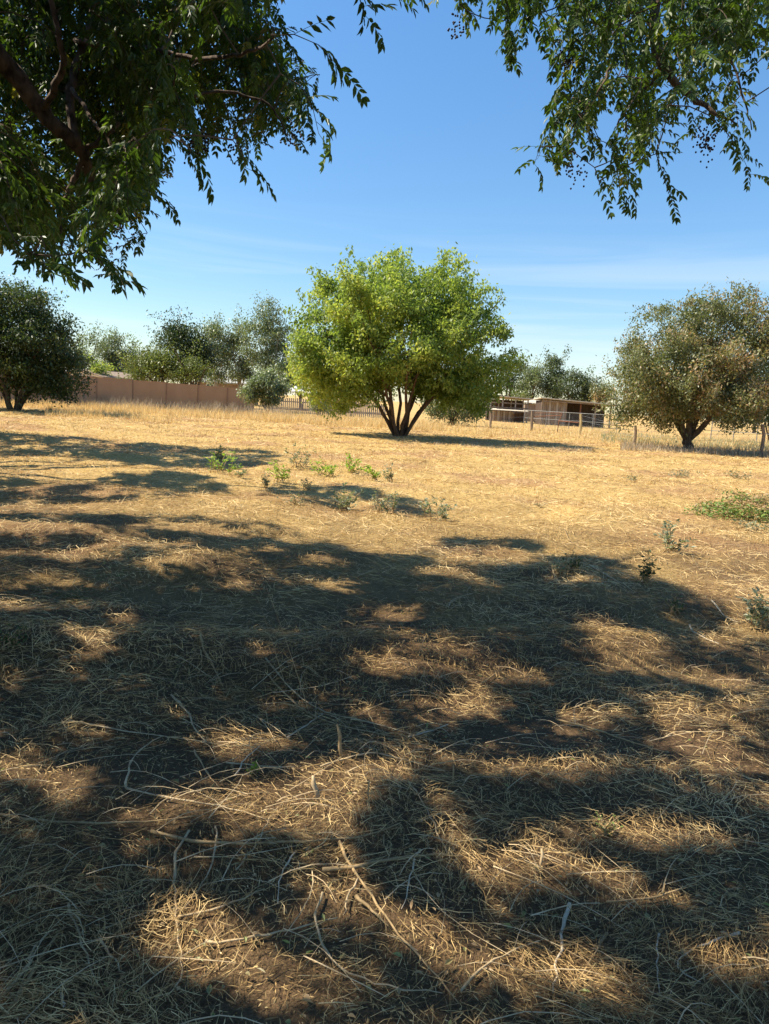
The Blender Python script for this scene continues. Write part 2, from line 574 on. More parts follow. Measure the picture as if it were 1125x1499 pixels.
# compound leaf templates: arching stalk along +X with hanging leaflets
TEMPL = []
for k in range(7):
    n = 4 + k % 3
    t = np.linspace(.18, 1, n)
    Ls = .20 + .02 * (k % 4)
    def rach(t):
        t = np.asarray(t)
        return np.stack([Ls * t * (1 - .18 * t), .02 * math.sin(k * 2) * t * t, -Ls * (.12 + .16 * (k % 3)) * t * t], -1)
    P, D, N = [], [], []
    for i, tt in enumerate(t):
        base = rach(tt)
        tan = rach(min(tt + .02, 1.02)) - rach(tt - .02)
        tan /= np.linalg.norm(tan)
        if i == n - 1:
            P.append(base); D.append(tan + rng.normal(0, .1, 3)); N.append([0, 0, 1.])
        for sg in (-1, 1):
            d = tan * .75 + np.array([0, sg * .75, -.15 - .45 * rng.random()]) + rng.normal(0, .12, 3)
            P.append(base); D.append(d); N.append(np.array([0.3 * rng.normal(), -sg * .3, 1.]) + rng.normal(0, .15, 3))
    P, D, N = map(np.array, (P, D, N))
    ln = .072 * (1 + .18 * rng.normal(size=len(P))) * (1 - .15 * np.abs(np.linspace(-1, 1, len(P))))
    V, F = leaflets(P, D, N, ln, ln * .40)
    mb = MB()
    mb.tube(rach(np.linspace(0, 1, 4)), [.0016, .0013, .001, .0007], 3, False)
    Vr, Fr = np.vstack(mb.v), np.vstack(mb.f)
    TEMPL.append((np.vstack([V, Vr]), np.vstack([F, Fr + len(V)])))

# lighter version for the high crowns nobody sees closely
TEMPL_FAR = []
for k in range(4):
    P, D, N = [], [], []
    for tt in (.3, .62, .9):
        for sg in (-1, 1):
            P.append([.2 * tt, 0, -.05 * tt * tt])
            D.append([.6, sg * .8, -.2 - .3 * rng.random()])
            N.append(np.array([0, -sg * .3, 1.]) + rng.normal(0, .3, 3))
    P.append([.2, 0, -.05]); D.append([1, 0, -.3]); N.append([0, 0, 1.])
    ln = .082 * (1 + .15 * rng.normal(size=7))
    TEMPL_FAR.append(diamonds(*map(np.array, (P, D, N)), ln, ln * .48))


def compound(P, az, tilt, scale, rnd, name, mat, parent, kind='stuff', templ=None):
    """many compound leaves joined in one mesh"""
    Vs, Fs, Rs, off = [], [], [], 0
    templ = templ or TEMPL
    pick = rng.integers(0, len(templ), len(P))
    for k, (V, F) in enumerate(templ):
        s = np.where(pick == k)[0]
        if not len(s):
            continue
        ca, sa = np.cos(az[s])[:, None], np.sin(az[s])[:, None]
        ct, st = np.cos(tilt[s])[:, None], np.sin(tilt[s])[:, None]
        x0 = V[None, :, 0] * ct + V[None, :, 2] * st
        z = -V[None, :, 0] * st + V[None, :, 2] * ct
        y0 = np.broadcast_to(V[None, :, 1], x0.shape)
        W = np.stack([x0 * ca - y0 * sa, x0 * sa + y0 * ca, z], -1) * scale[s][:, None, None] + P[s][:, None]
        n = len(V)
        Vs.append(W.reshape(-1, 3))
        Fs.append((F[None] + (np.arange(len(s)) * n)[:, None, None]).reshape(-1, 4) + off)
        jit = rng.normal(0, .08, W.shape[:2])
        Rs.append(np.clip(rnd[s][:, None] + jit * 0 + np.repeat(rng.normal(0, .1, (len(s), 1)), n, 1), 0, 1).ravel())
        off += len(s) * n
    me = np_mesh(name, np.vstack(Vs), np.vstack(Fs), mat, np.concatenate(Rs))
    return link(name, me, parent, kind)


# leaf meshes shared by the single leaf parts
LEAFM = []
for k, (V, F) in enumerate(TEMPL):
    for q, rv in enumerate((.15, .5, .75)):
        LEAFM.append(np_mesh('leaf', V, F, MT['leaf_over'], np.full(len(V), rv)))


def foliage(P, per, spread, ln, wd, mat, parent, name='foliage', droop=.5, rb=None, flat=.5):
    """sprays of diamond leaves around points P, joined"""
    n = len(P)
    B = np.repeat(P, per, 0) + rng.normal(0, spread, (n * per, 3)) * (1, 1, .85)
    D = rng.normal(0, 1, (n * per, 3))
    D[:, 2] -= droop
    N = rng.normal(0, flat, (n * per, 3))
    N[:, 2] += 1
    l = ln * rng.uniform(.65, 1.3, n * per)
    V, F = diamonds(B, D, N, l, l * wd)
    r = np.repeat((rng.random(n) if rb is None else rb), per) + rng.normal(0, .16, n * per)
    me = np_mesh(name, V, F, mat, np.repeat(np.clip(r, 0, 1), 4))
    return link(name, me, parent, 'stuff')


def crown_points(ells, n, shell=.45, lump=.28, seed=0):
    """points in a union of ellipsoids (cx,cy,cz,rx,ry,rz), denser to the outside, lumpy outline"""
    out = []
    vol = np.array([e[3] * e[4] * e[5] for e in ells]) ** .8
    cnt = (vol / vol.sum() * n).astype(int) + 1
    for k, (e, c) in enumerate(zip(ells, cnt)):
        d = rng.normal(0, 1, (c, 3))
        d /= np.linalg.norm(d, axis=1)[:, None]
        r = shell + (1 - shell) * rng.random(c) ** .6
        a = np.arctan2(d[:, 1], d[:, 0])
        lum = 1 - lump / 2 + lump * (vnoise(a * 2.3 + 9, d[:, 2] * 3.4, seed + k) * .6 + vnoise(a * 6 + 9, d[:, 2] * 8, seed + k + 20) * .5)
        out.append(np.array(e[:3]) + d * (r * lum)[:, None] * np.array(e[3:]))
    return np.vstack(out)


def clumped(ells, n, shell, lump, seed, size, wisp=.06, dens=13):
    """boughs: dense clumps of spray points set through the crown, ragged on top"""
    nc = max(14, n // dens)
    ells = [tuple(e[:3]) + tuple(max(v * .45, v - size * .22) for v in e[3:]) for e in ells]
    C = crown_points(ells, nc, shell, lump, seed)
    cen = np.array([e[:3] for e in ells]).mean(0)
    w = rng.gamma(5, 1, len(C))
    k = rng.choice(len(C), n, p=w / w.sum())
    rad = size * rng.uniform(.6, 1.35, len(C))
    d = rng.normal(0, 1, (n, 3))
    d /= np.linalg.norm(d, axis=1)[:, None]
    P = C[k] + d * (rad[k] * rng.random(n) ** .45)[:, None] * (1, 1, .75)
    # shoots that stick out of the outline
    nw = int(n * wisp / 5)
    q = C[rng.choice(len(C), nw)]
    o_ = q - cen
    o_ /= np.linalg.norm(o_, axis=1)[:, None] + 1e-6
    o_[:, 2] = np.abs(o_[:, 2]) * .6 + .55
    W = [q + o_ * (size * (.7 + .28 * j)) + rng.normal(0, size * .05, (nw, 3)) for j in range(5)]
    return np.vstack([P] + W)


def woody(root, base, P, stems, r_stem, mat, ntwig=3, stem_name='stem', split=None, lean=.35, twr=.25, seed=0):
    """stems from the base into the crown, with side branches (all local to root at base)"""
    top = P[:, 2].max()
    cand = P[(P[:, 2] > base[2] + (top - base[2]) * .45)]
    if len(cand) < stems:
        cand = P
    hub = np.array([0, 0, 0.0]) if split is None else np.array([0, 0, split])
    if split is not None:
        mb = MB()
        pts = wob([[0, 0, -.12], [.03, 0, split * .4], [.0, .02, split * .75], [0, 0, split + .05]], r_stem * .15)
        mb.tube(pts, [r_stem * 1.35, r_stem, r_stem * .92, r_stem * .8], 9)
        mb.build('trunk', mat, root, smooth=True)
    side = MB()
    ang0 = rng.random() * 6
    for i in range(stems):
        a = ang0 + i * 2 * math.pi / stems
        want = np.array([math.cos(a), math.sin(a)])
        rel = cand[:, :2] - base[:2]
        sc = rel @ want / (np.linalg.norm(rel, axis=1) + .3) + rng.normal(0, .25, len(cand))
        tip = cand[np.argmax(sc)] - base
        st = hub + np.array([want[0], want[1], 0]) * r_stem * (1.0 if split is None else .3) + (0, 0, -.05)
        if split is None:
            st[2] = -.1
        mid = st * .4 + tip * .6 * np.array([lean + .3, lean + .3, 1]) * np.array([1, 1, .62 / .6])
        pts = wob(bez(st, mid, tip, 10), .03 + .012 * np.linalg.norm(tip) / 4)
        f = .9 if split is None else .62
        rr = np.linspace(r_stem * f * (.55 if split is None else 1), r_stem * .10, 10)
        MB().tube(pts, rr, 7, False).build(stem_name, mat, root, smooth=True)
        for j in range(ntwig):
            k = rng.integers(3, 8)
            near = P - base - pts[k]
            dd = np.linalg.norm(near, axis=1)
            q = np.argsort(dd)[: max(12, len(P) // 12)]
            t2 = (P - base)[rng.choice(q)]
            m2 = (pts[k] + t2) / 2 + (0, 0, .12 * dd[q[-1]])
            side.tube(wob(bez(pts[k], m2, t2, 6), .02), np.linspace(rr[k] * .55, rr[k] * .12, 6), 4, False)
    if side.n:
        side.build('branches', mat, root, 'stuff')


def tree(name, label, base, ells, n, per, spread, ln, wd, lmat, bmat, stems=5, r_stem=.12, split=None, ntwig=3,
         group=None, shell=.45, lump=.28, droop=.5, cat='tree', seed=0, filt=None, flat=.5, twigs=0, lean=.35, size=None, wisp=.06):
    base = np.array([base[0], base[1], float(gz(base[0], base[1]))])
    root = thing(name, label, cat, base, group)
    P = crown_points(ells, n, shell, lump, seed) if size is None else clumped(ells, n, shell, lump, seed, size, wisp)
    P = P[P[:, 2] > base[2] + .15]
    if filt is not None:
        P = P[filt(P)]
    rb = np.clip(vnoise(P[:, 0] * 1.1 + P[:, 2] * .8, P[:, 2] * 1.2 + P[:, 1] * .6, seed + 3) * .75 + rng.random(len(P)) * .3, 0, 1)
    fo = foliage(P - base, per, spread, ln, wd, lmat, root, 'crown', droop, rb, flat)
    woody(root, base, P, stems, r_stem, bmat, ntwig, 'stem' if split is None else 'limb', split, lean)
    if twigs:
        mb = MB()
        for q in P[rng.choice(len(P), twigs)]:
            a = q - base
            mb.tube([a, a * (.93, .93, .98) + rng.normal(0, .1, 3), a * (.84, .84, .93)], [.006, .012, .016], 3, False)
        mb.build('bare_twigs', MT['bark_pale'], root, 'stuff')
    return root


def E(px, py, Y, rx, ry, dy=None, oy=0.0):
    """ellipsoid from its outline in the picture (pixels) at distance Y"""
    c = at(px, py, Y)
    s = Y / FPX
    return (c[0], c[1] + oy, c[2], rx * s, (dy if dy else rx * s), ry * s)


# ------------------------------------------------------------------ trees in the field
def within(poly, amp=21):
    """keeps a crown inside its outline, with a ragged edge"""
    def f(P):
        x, y, _ = proj(P)
        jx = (vnoise(x / 14, y / 14, 91) - .5) * amp * 2 + rng.normal(0, 5, len(x))
        jy = (vnoise(x / 14, y / 14, 92) - .5) * amp * 2 + rng.normal(0, 5, len(x))
        return inpoly(x + jx, y + jy, poly)
    return f


OUT_ROUND = [(418, 560), (414, 520), (427, 480), (430, 432), (457, 408), (485, 392), (505, 380), (540, 368), (575, 361), (600, 367), (640, 371), (665, 366), (700, 378), (725, 405),
             (740, 440), (743, 470), (751, 510), (755, 550), (742, 582), (715, 597), (690, 608), (650, 600), (625, 580), (590, 572), (560, 578), (530, 604), (490, 618), (450, 594)]
OUT_OLIVE = [(884, 645), (888, 600), (878, 560), (908, 512), (932, 484), (952, 460), (985, 446), (1020, 428), (1034, 420), (1060, 434), (1085, 421), (1105, 430), (1230, 440), (1230, 640),
             (1060, 640), (1030, 622), (985, 626), (940, 638), (905, 645)]

Y0 = 31.5
b0 = ground_at(585, 640)
Y0 = b0[1]
tree('round_leafy_tree', 'large round bright green multi-stemmed tree in the middle of the field', b0,
     [E(585, 490, Y0, 150, 112, 4.2), E(500, 525, Y0, 82, 75, 2.6, -.6), E(670, 520, Y0, 82, 82, 3.0), E(590, 425, Y0, 100, 62, 2.8), E(560, 500, Y0, 120, 88, 2.2, -1.8),
      E(672, 430, Y0, 52, 52, 1.8), E(478, 455, Y0, 42, 46, 1.5), E(500, 585, Y0, 30, 22, 1.4, -.4), E(680, 578, Y0, 40, 26, 1.6), E(455, 555, Y0, 34, 34, 1.5), E(525, 552, Y0, 90, 38, 3.2), E(655, 550, Y0, 76, 40, 3)],
     6000, 17, .14, .165, .46, MT['leaf_green'], MT['bark_red'], stems=15, r_stem=.17, ntwig=6, shell=.30, lump=.34, droop=.9, seed=2, lean=.50, size=.62, wisp=.09, filt=within(OUT_ROUND))

bl = ground_at(20, 601)
Yl = bl[1]
tree('dark_leafy_tree', 'dark green multi-stemmed tree at the left edge in front of the wall', bl,
     [E(0, 490, Yl, 92, 80, 3.2), E(62, 510, Yl, 58, 50, 2.2), E(-30, 450, Yl, 70, 50, 2), E(40, 445, Yl, 30, 34, 1.2), E(-70, 500, Yl, 70, 70, 2.6), E(20, 545, Yl, 82, 32, 2.6), E(84, 548, Yl, 44, 34, 1.6), E(60, 566, Yl, 50, 22, 2)],
     5000, 15, .19, .16, .45, MT['leaf_dark'], MT['bark'], stems=8, r_stem=.2, ntwig=3, shell=.25, lump=.34, seed=5, size=.6)

br = ground_at(1004, 660)
Yr = br[1]
tree('olive_tree', 'grey olive round tree with rusty seed tufts and forked dark trunk on the right', br,
     [E(1010, 540, Yr, 122, 92, 3.6), E(940, 560, Yr, 66, 66, 2.4), E(1060, 500, Yr, 80, 80, 2.6), E(985, 470, Yr, 66, 42, 2), E(1075, 450, Yr, 50, 34, 1.8), E(900, 600, Yr, 24, 26, 1.2), E(1000, 570, Yr, 110, 56, 2, -1.8), E(1000, 590, Yr, 96, 40, 3), E(1070, 590, Yr, 50, 44, 2)],
     5200, 16, .17, .15, .42, MT['leaf_olive'], MT['bark'], stems=7, r_stem=.25, split=.62, ntwig=4, shell=.25, lump=.45, seed=8, twigs=260, size=.55, wisp=.13, filt=within(OUT_OLIVE))

tree('field_tree', 'green tree behind the olive tree at the right edge of the field', ground_at(1128, 648),
     [E(1125, 560, 44, 62, 66, 2.4), E(1085, 585, 44, 40, 40, 1.7), E(1150, 520, 44, 50, 50, 2)],
     1500, 12, .2, .19, .42, MT['leaf_dark'], MT['bark'], stems=5, r_stem=.16, ntwig=2, seed=12, size=.6)

b = ground_at(660, 623)
tree('low_tree', 'small drooping green tree just right of and behind the big round tree', b,
     [E(668, 592, b[1], 44, 28, 1.6), E(640, 585, b[1], 28, 28, 1.2), E(690, 588, b[1], 26, 22, 1)],
     800, 12, .2, .2, .4, MT['leaf_grey'], MT['bark'], stems=4, r_stem=.2, split=.5, ntwig=2, seed=14)
b = ground_at(392, 596)
tree('round_bush', 'round dusty green bush at the right end of the brown wall', (at(390, 580, 56)[0], 56.0),
     [E(390, 568, 56, 31, 26, 1.5), E(372, 575, 56, 16, 16, 1)], 750, 12, .18, .22, .42, MT['leaf_grey'], MT['bark'], stems=4, r_stem=.1, cat='bush', seed=15, size=.4)
tree('small_bush', 'small silvery bush in front of the picket fence left of the big round tree', (at(468, 590, 52)[0], 52.0),
     [E(468, 588, 52, 17, 16, .8)], 240, 10, .14, .16, .4, MT['leaf_silver'], MT['bark'], stems=3, r_stem=.06, cat='bush', seed=16)

# background trees beyond the wall and the sheds
GRP = 'trees beyond the wall and the sheds'
BT = [
    # name, label, base px, Y, ellipses, n, per, leaf, mats, trunk
    ('backyard_tree', 'olive green tree just right of the dark left tree, first beyond the wall', 128, 112, [(132, 518, 26, 34), (114, 530, 24, 26), (140, 550, 26, 14)], 620, 'leaf_grey', .35),
    ('backyard_tree', 'tall grey green tree above the white house gable', 164, 116, [(166, 500, 20, 23), (160, 522, 26, 28), (182, 530, 20, 24), (170, 548, 26, 14)], 800, 'leaf_grey', .35),
    ('backyard_tree', 'narrow grey tree just left of the conifer group', 190, 118, [(191, 516, 14, 24), (200, 536, 16, 18), (195, 550, 18, 12)], 420, 'leaf_grey', .34),
    ('backyard_tree', 'bright green low tree above the left end of the wall roofs', 145, 95, [(148, 540, 16, 8)], 150, 'leaf_green', .26),
    ('conifer_tree', 'dark pine with layered irregular crown beyond the wall', 268, 74, [(265, 500, 32, 26), (254, 488, 18, 14), (286, 525, 26, 30), (268, 538, 40, 24), (292, 508, 15, 22)], 1700, 'leaf_pine', .26),
    ('conifer_tree', 'yellow green bushy conifer just left of the dark pine', 232, 72, [(232, 536, 32, 24), (216, 532, 22, 20), (203, 547, 24, 12)], 900, 'leaf_weedish', .24),
    ('conifer_tree', 'low olive conifer in front of the dark pine', 285, 71, [(283, 543, 26, 17), (262, 548, 18, 12)], 420, 'leaf_weedish', .22),
    ('eucalyptus_tree', 'pale thin eucalyptus right of the dark pine', 316, 92, [(312, 488, 20, 24), (320, 518, 22, 32), (304, 512, 14, 24), (315, 545, 24, 16)], 800, 'leaf_grey', .28),
    ('eucalyptus_tree', 'middle pale eucalyptus of the three beyond the wall', 350, 92, [(350, 482, 17, 28), (345, 512, 22, 32), (360, 530, 20, 26), (350, 548, 24, 14)], 800, 'leaf_grey', .28),
    ('eucalyptus_tree', 'tallest grey eucalyptus with white branches beside the big round tree', 396, 90, [(395, 475, 32, 34), (380, 508, 28, 36), (412, 502, 24, 34), (400, 535, 34, 28)], 1400, 'leaf_grey', .28),
    ('backyard_tree', 'dark green tree partly hidden behind the left side of the big round tree', 440, 86, [(440, 545, 34, 22), (425, 560, 22, 14)], 420, 'leaf_dark', .28),
    ('backyard_tree', 'dark tree behind the right flank of the big round tree', 742, 100, [(745, 552, 20, 20), (752, 535, 10, 12)], 260, 'leaf_dark', .3),
    ('backyard_tree', 'grey green tree standing behind the left shed', 776, 106, [(776, 556, 24, 26), (766, 572, 26, 16)], 650, 'leaf_grey', .32),
    ('backyard_tree', 'tall slender tree between the two sheds', 812, 108, [(812, 530, 13, 15), (812, 552, 18, 26), (804, 568, 22, 18)], 650, 'leaf_dark2', .32),
    ('backyard_tree', 'round dark olive tree behind the right shed', 848, 104, [(846, 572, 34, 22), (850, 556, 18, 15), (868, 577, 24, 16)], 850, 'leaf_dark2', .32),
    ('backyard_tree', 'brownish low tree showing left of the olive tree', 884, 100, [(884, 578, 20, 18)], 260, 'leaf_olive', .3),
    ('backyard_tree', 'low dark tree line tree behind the lower left of the big round tree', 500, 92, [(500, 570, 40, 18)], 380, 'leaf_dark2', .3),
    ('backyard_tree', 'low grey tree showing under the right side of the big round tree', 700, 98, [(700, 572, 30, 20)], 300, 'leaf_grey', .3),
    ('backyard_tree', 'far dark tree behind the dark left tree trunks', 40, 105, [(40, 540, 60, 26)], 520, 'leaf_dark2', .34),
    ('backyard_tree', 'far dark green tree seen beneath the olive tree', 1000, 110, [(1000, 600, 90, 20)], 500, 'leaf_dark2', .34),
    ('backyard_tree', 'far green tree at the right edge beyond the fence', 1110, 105, [(1110, 590, 60, 30)], 450, 'leaf_dark2', .34),
]
MT['leaf_weedish'] = leaf_mat('yellow green conifer leaves', [(0, (.08, .105, .03)), (1, (.19, .21, .055))], .25)
MT['leaf_dark2'] = leaf_mat('dull olive leaves', [(0, (.055, .075, .035)), (1, (.12, .14, .06))], .25)
for k, (nm, lab, bx, Y, es, n, lm, ls) in enumerate(BT):
    euc = nm.startswith('euc')
    base = (float(at(bx, 580, Y)[0]), float(Y))
    tree(nm, lab, base, [E(x, y, Y, rx, ry, max(1.4, rx * Y / FPX * .9)) for x, y, rx, ry in es], n, 9, .30 if not euc else .33, ls, .45,
         MT[lm], MT['bark_pale'] if euc else MT['bark'], stems=5 if not euc else 6, r_stem=.12 if euc else .2, split=1.4, ntwig=2, group=GRP, shell=.1, lump=.5, size=1.0 if not euc else .8, wisp=.12,
         seed=30 + k, droop=1.3 if euc else .5)

# ------------------------------------------------------------------ brown panel wall
A = at(141, 575, 52.0)[:2]
B = at(345, 575, 60.5)[:2]
dirw = (B - A) / np.linalg.norm(B - A)
rzw = math.atan2(dirw[1], dirw[0])
wall = thing('panel_wall', 'long brown panel wall with evenly spaced posts beyond the tall grass', 'wall', (A[0], A[1], 0))
wall.rotation_euler = (0, 0, rzw)
PW = np.linalg.norm(B - A) / 4.3
for i in range(-5, 5):
    ztop = 2.02 - .04 * i
    MB().box((i * PW, 0, ztop / 2 - .1), (.10, .13, ztop + .22)).build('post', MT['wall_post'], wall)
    if i < 4 or True:
        w = PW - .10
        z = ztop - .03
        mb = MB()
        # each panel: shallow vertical ribs
        nb = 2
        for q in range(nb):
            mb.box((i * PW + .05 + w * (q + .5) / nb, .0, z / 2 - .08), (w / nb - .002, .045, z + .12))
        mb.box((i * PW + PW / 2, 0, z + .005), (w, .08, .05))
        mb.build('panel', MT['wall'], wall)

# ------------------------------------------------------------------ houses beyond
def house(label, px, Y, w, d, eave, ridge, rz, wm, rm, gable_front=False, win=(), group=None):
    p = at(px, 580, Y)
    h = thing('house', label, 'house', (p[0], p[1], 0), group, rz)
    MB().box((0, 0, eave / 2), (w, d, eave)).build('wall', wm, h)
    o = .45
    V = np.array([[-w / 2 - o, -d / 2 - o, eave], [w / 2 + o, -d / 2 - o, eave], [w / 2 + o, d / 2 + o, eave], [-w / 2 - o, d / 2 + o, eave],
                  [-w / 2 - o, 0, ridge], [w / 2 + o, 0, ridge]])
    V2 = V + (0, 0, -.16)
    link('roof', np_mesh('roof', np.vstack([V, V2]), [[0, 1, 5, 4], [2, 3, 4, 5], [6, 10, 11, 7], [8, 11, 10, 9], [0, 6, 7, 1], [2, 8, 9, 3], [0, 4, 10, 6], [3, 9, 10, 4], [1, 7, 11, 5], [2, 5, 11, 8]], rm), h)
    for sx in (-1, 1):
        x = sx * (w / 2 - .02)
        V = np.array([[x, -d / 2, eave - .1], [x, d / 2, eave - .1], [x, 0, ridge - .18], [x, 0, ridge - .2]])
        V = np.vstack([V, V - (sx * .15, 0, 0)])
        link('gable', np_mesh('gable', V, [[0, 1, 2, 3], [4, 7, 6, 5]], wm), h)
    for (wx, wz, ww, wh) in win:
        f = MB().box((wx, -d / 2 - .03, wz), (ww, .06, wh)).build('window', MT['white'], h)
        MB().box((wx, -d / 2 - .07, wz), (ww - .16, .03, wh - .16)).build('pane', MT['glass'], f)
    return h

house('cream house whose brown gabled roof shows just above the wall', 150, 98, 8, 6.5, 2.5, 3.3, R(72), MT['cream'], MT['roof_brown'], win=[(-2, 2.1, 1, .9)])
house('long low white house at the left behind the dark left tree', 112, 104, 9, 6, 2.75, 3.3, R(8), MT['white'], MT['roof_grey'], win=[(1.5, 2.1, 1.2, .9)])
house('low house with pale grey roof between the pine and the bush', 334, 100, 6.5, 6, 2.7, 3.55, R(-6), MT['roof_brown'], MT['roof_grey'], win=[(-1.5, 2.0, 1, .9)])

# ------------------------------------------------------------------ picket fence and canopy left of the big tree
pf = at(435, 585, 64)
pk = thing('picket_fence', 'weathered grey picket fence between the round bush and the big round tree', 'fence', (pf[0], pf[1], 0), rz=R(10))
mb = MB()
for i in range(-14, 46):
    hh = 1.28 + rng.normal(0, .04)
    mb.box((i * .17, 0, hh / 2), (.11, .025, hh), rng.normal(0, .03))
mb.build('pickets', MT['wood_grey'], pk, 'stuff')
for z in (.35, 1.0):
    MB().box((2.7, .04, z), (10.4, .05, .09)).build('rail', MT['wood_old'], pk)
p = at(432, 585, 70)
um = thing('patio_umbrella', 'small white patio umbrella standing behind the picket fence', 'umbrella', (p[0], p[1], 0))
MB().tube([[0, 0, 0], [0, 0, 2.2]], .03, 6).build('pole', MT['steel'], um)
zt = 2.45
V = [[0, 0, zt]] + [[.85 * math.cos(a), .85 * math.sin(a), 1.98] for a in np.arange(8) * math.pi / 4] + [[.85 * math.cos(a), .85 * math.sin(a), 1.88] for a in np.arange(8) * math.pi / 4]
F3 = []
for i in range(8):
    j = (i + 1) % 8
    F3 += [[0, 1 + i, 1 + j], [1 + i, 9 + i, 9 + j], [1 + i, 9 + j, 1 + j]]
link('canopy', np_mesh('canopy', V, F3, MT['white']), um)

# ------------------------------------------------------------------ sheds
def shed_at(px, Y):
    p = at(px, 600, Y)
    return np.array([p[0], p[1], 0])

# right shed: plank wall, open bays
Ys = 78.0
sx0, sx1 = at(792, 600, Ys)[0], at(898, 600, Ys)[0]
wS = sx1 - sx0
s2 = thing('open_shed', 'long wooden shed with plank end wall and dark open bays', 'shed', (sx0, Ys, 0))
for i in range(10):
    wx = 2.5 / 10
    hh = 2.62 - .05 * i * wx
    MB().box((wx * (i + .5), 0, hh / 2), (wx - .02, .04 + .01 * (i % 2), hh)).build('plank', MT['wood_old'] if i % 3 else MT['wood_grey'], s2)
MB().box((wS / 2, 3.2, 1.25), (wS, .06, 2.5)).build('back_wall', MT['wood_shaded'], s2)
MB().box((0.02, 1.6, 1.25), (.05, 3.1, 2.5)).build('side_wall', MT['wood_shaded'], s2)
MB().box((2.5, 1.6, 1.2), (.05, 3.1, 2.4)).build('partition', MT['wood_shaded'], s2)
for x in (0.05, 2.56, 4.05, 5.6, 7.2):
    MB().box((x, -.06, 1.26 - .02 * x), (.14, .14, 2.52 - .04 * x)).build('post', MT['wood_old'] if x != 4.05 else MT['rust'], s2)
mb = MB()
zl, zr = 2.72, 2.40
V = np.array([[-.3, -.7, zl], [wS + .3, -.7, zr], [wS + .3, 3.6, zr - .15], [-.3, 3.6, zl - .15]])
mb.add(np.vstack([V, V + (0, 0, .10)]), [[0, 3, 2, 1], [4, 5, 6, 7], [0, 1, 5, 4], [1, 2, 6, 5], [2, 3, 7, 6], [3, 0, 4, 7]])
mb.build('roof', MT['tin'], s2)
MB().box((wS / 2, -.55, 2.44), (wS, .05, .12)).build('beam', MT['wood_old'], s2)

# left shed: open shelter, flat roof
Yk = 82.0
lx0, lx1 = at(716, 600, Yk)[0], at(773, 600, Yk)[0]
wL = lx1 - lx0
s1 = thing('open_shelter', 'open sided animal shelter with flat pale roof left of the plank shed', 'shed', (lx0, Yk, 0))
for x in (0.1, wL * .33, wL * .66, wL - .1):
    for y in (0, 3):
        MB().box((x, y, 1.3), (.13, .13, 2.6)).build('post', MT['wood_grey'], s1)
V = np.array([[-.4, -.6, 2.78], [wL + .3, -.6, 2.58], [wL + .3, 3.6, 2.45], [-.4, 3.6, 2.6]])
mb = MB()
mb.add(np.vstack([V, V + (0, 0, .09)]), [[0, 3, 2, 1], [4, 5, 6, 7], [0, 1, 5, 4], [1, 2, 6, 5], [2, 3, 7, 6], [3, 0, 4, 7]])
mb.build('roof', MT['tin'], s1)
MB().box((wL / 2, 3.1, 1.2), (wL, .05, 2.4)).build('back_wall', MT['wood_shaded'], s1)
for z in (1.55, 2.05):
    MB().box((wL / 2, -.09, z), (wL, .05, .12)).build('rail', MT['wood_old'], s1)
for i in range(9):
    MB().box((.15 + i * .30, -.14, .58), (.26, .03, 1.15 + rng.normal(0, .03))).build('plank', MT['wood_grey'] if i % 2 else MT['wood_old'], s1)
MB().box((3.3, -.12, .6), (1.1, .05, 1.15)).build('gate_board', MT['wood_shaded'], s1)
V = np.array([[-.1, -1.3, 1.22], [wL - .2, -1.3, 1.22], [wL - .2, -.3, 1.36], [-.1, -.3, 1.36]])
mb = MB()
mb.add(np.vstack([V, V + (0, 0, .05)]), [[0, 3, 2, 1], [4, 5, 6, 7], [0, 1, 5, 4], [1, 2, 6, 5], [2, 3, 7, 6], [3, 0, 4, 7]])
mb.build('lean_to_roof', MT['tin'], s1)
p = at(781, 600, 92)
s3 = thing('low_hut', 'small tan roofed hut between the shelter and the plank shed', 'hut', (p[0], p[1], 0))
MB().box((0, 1.2, 1.1), (2.2, 2.2, 2.2)).build('wall', MT['wood_old'], s3)
V = np.array([[-1.3, -.3, 2.25], [1.3, -.3, 2.2], [1.3, 2.6, 2.6], [-1.3, 2.6, 2.65]])
mb = MB()
mb.add(np.vstack([V, V + (0, 0, .09)]), [[0, 3, 2, 1], [4, 5, 6, 7], [0, 1, 5, 4], [1, 2, 6, 5], [2, 3, 7, 6], [3, 0, 4, 7]])
mb.build('roof', MT['tin'], s3)

# chain link fence
def chainlink(label, p0, p1, h, nposts, rz=None):
    p0, p1 = np.array(p0, float), np.array(p1, float)
    Ln = np.linalg.norm(p1 - p0)
    f = thing('chain_link_fence', label, 'fence', (p0[0], p0[1], 0), None, math.atan2(p1[1] - p0[1], p1[0] - p0[0]))
    for i in range(nposts):
        MB().tube([[Ln * i / (nposts - 1), 0, -.05], [Ln * i / (nposts - 1), 0, h + .03]], .035, 6).build('post', MT['steel'], f)
    MB().tube([[0, 0, h], [Ln, 0, h]], .025, 6).build('top_rail', MT['steel'], f)
    MB().tube([[0, 0, h * .5], [Ln, 0, h * .5]], .015, 5).build('mid_rail', MT['steel'], f)
    mb = MB()
    s = .16
    for k in range(int((Ln + h) / s)):
        for sg in (1, -1):
            x = k * s - h
            a, b_ = max(0, -x), min(h, Ln - x)
            if b_ <= a:
                continue
            pts = [[x + a, 0, a], [x + b_, 0, b_]] if sg > 0 else [[x + a, 0, h - a], [x + b_, 0, h - b_]]
            mb.tube(pts, .004, 3, False)
    mb.build('wire_mesh', MT['steel'], f, 'stuff')
    return f

chainlink('chain link fence with metal rails in front of the plank shed', at(768, 600, 70)[:2], at(905, 600, 66)[:2], 1.42, 5)
chainlink('chain link fence behind the olive tree at the right edge', at(1040, 640, 58)[:2], at(1180, 640, 54)[:2], 1.4, 5)

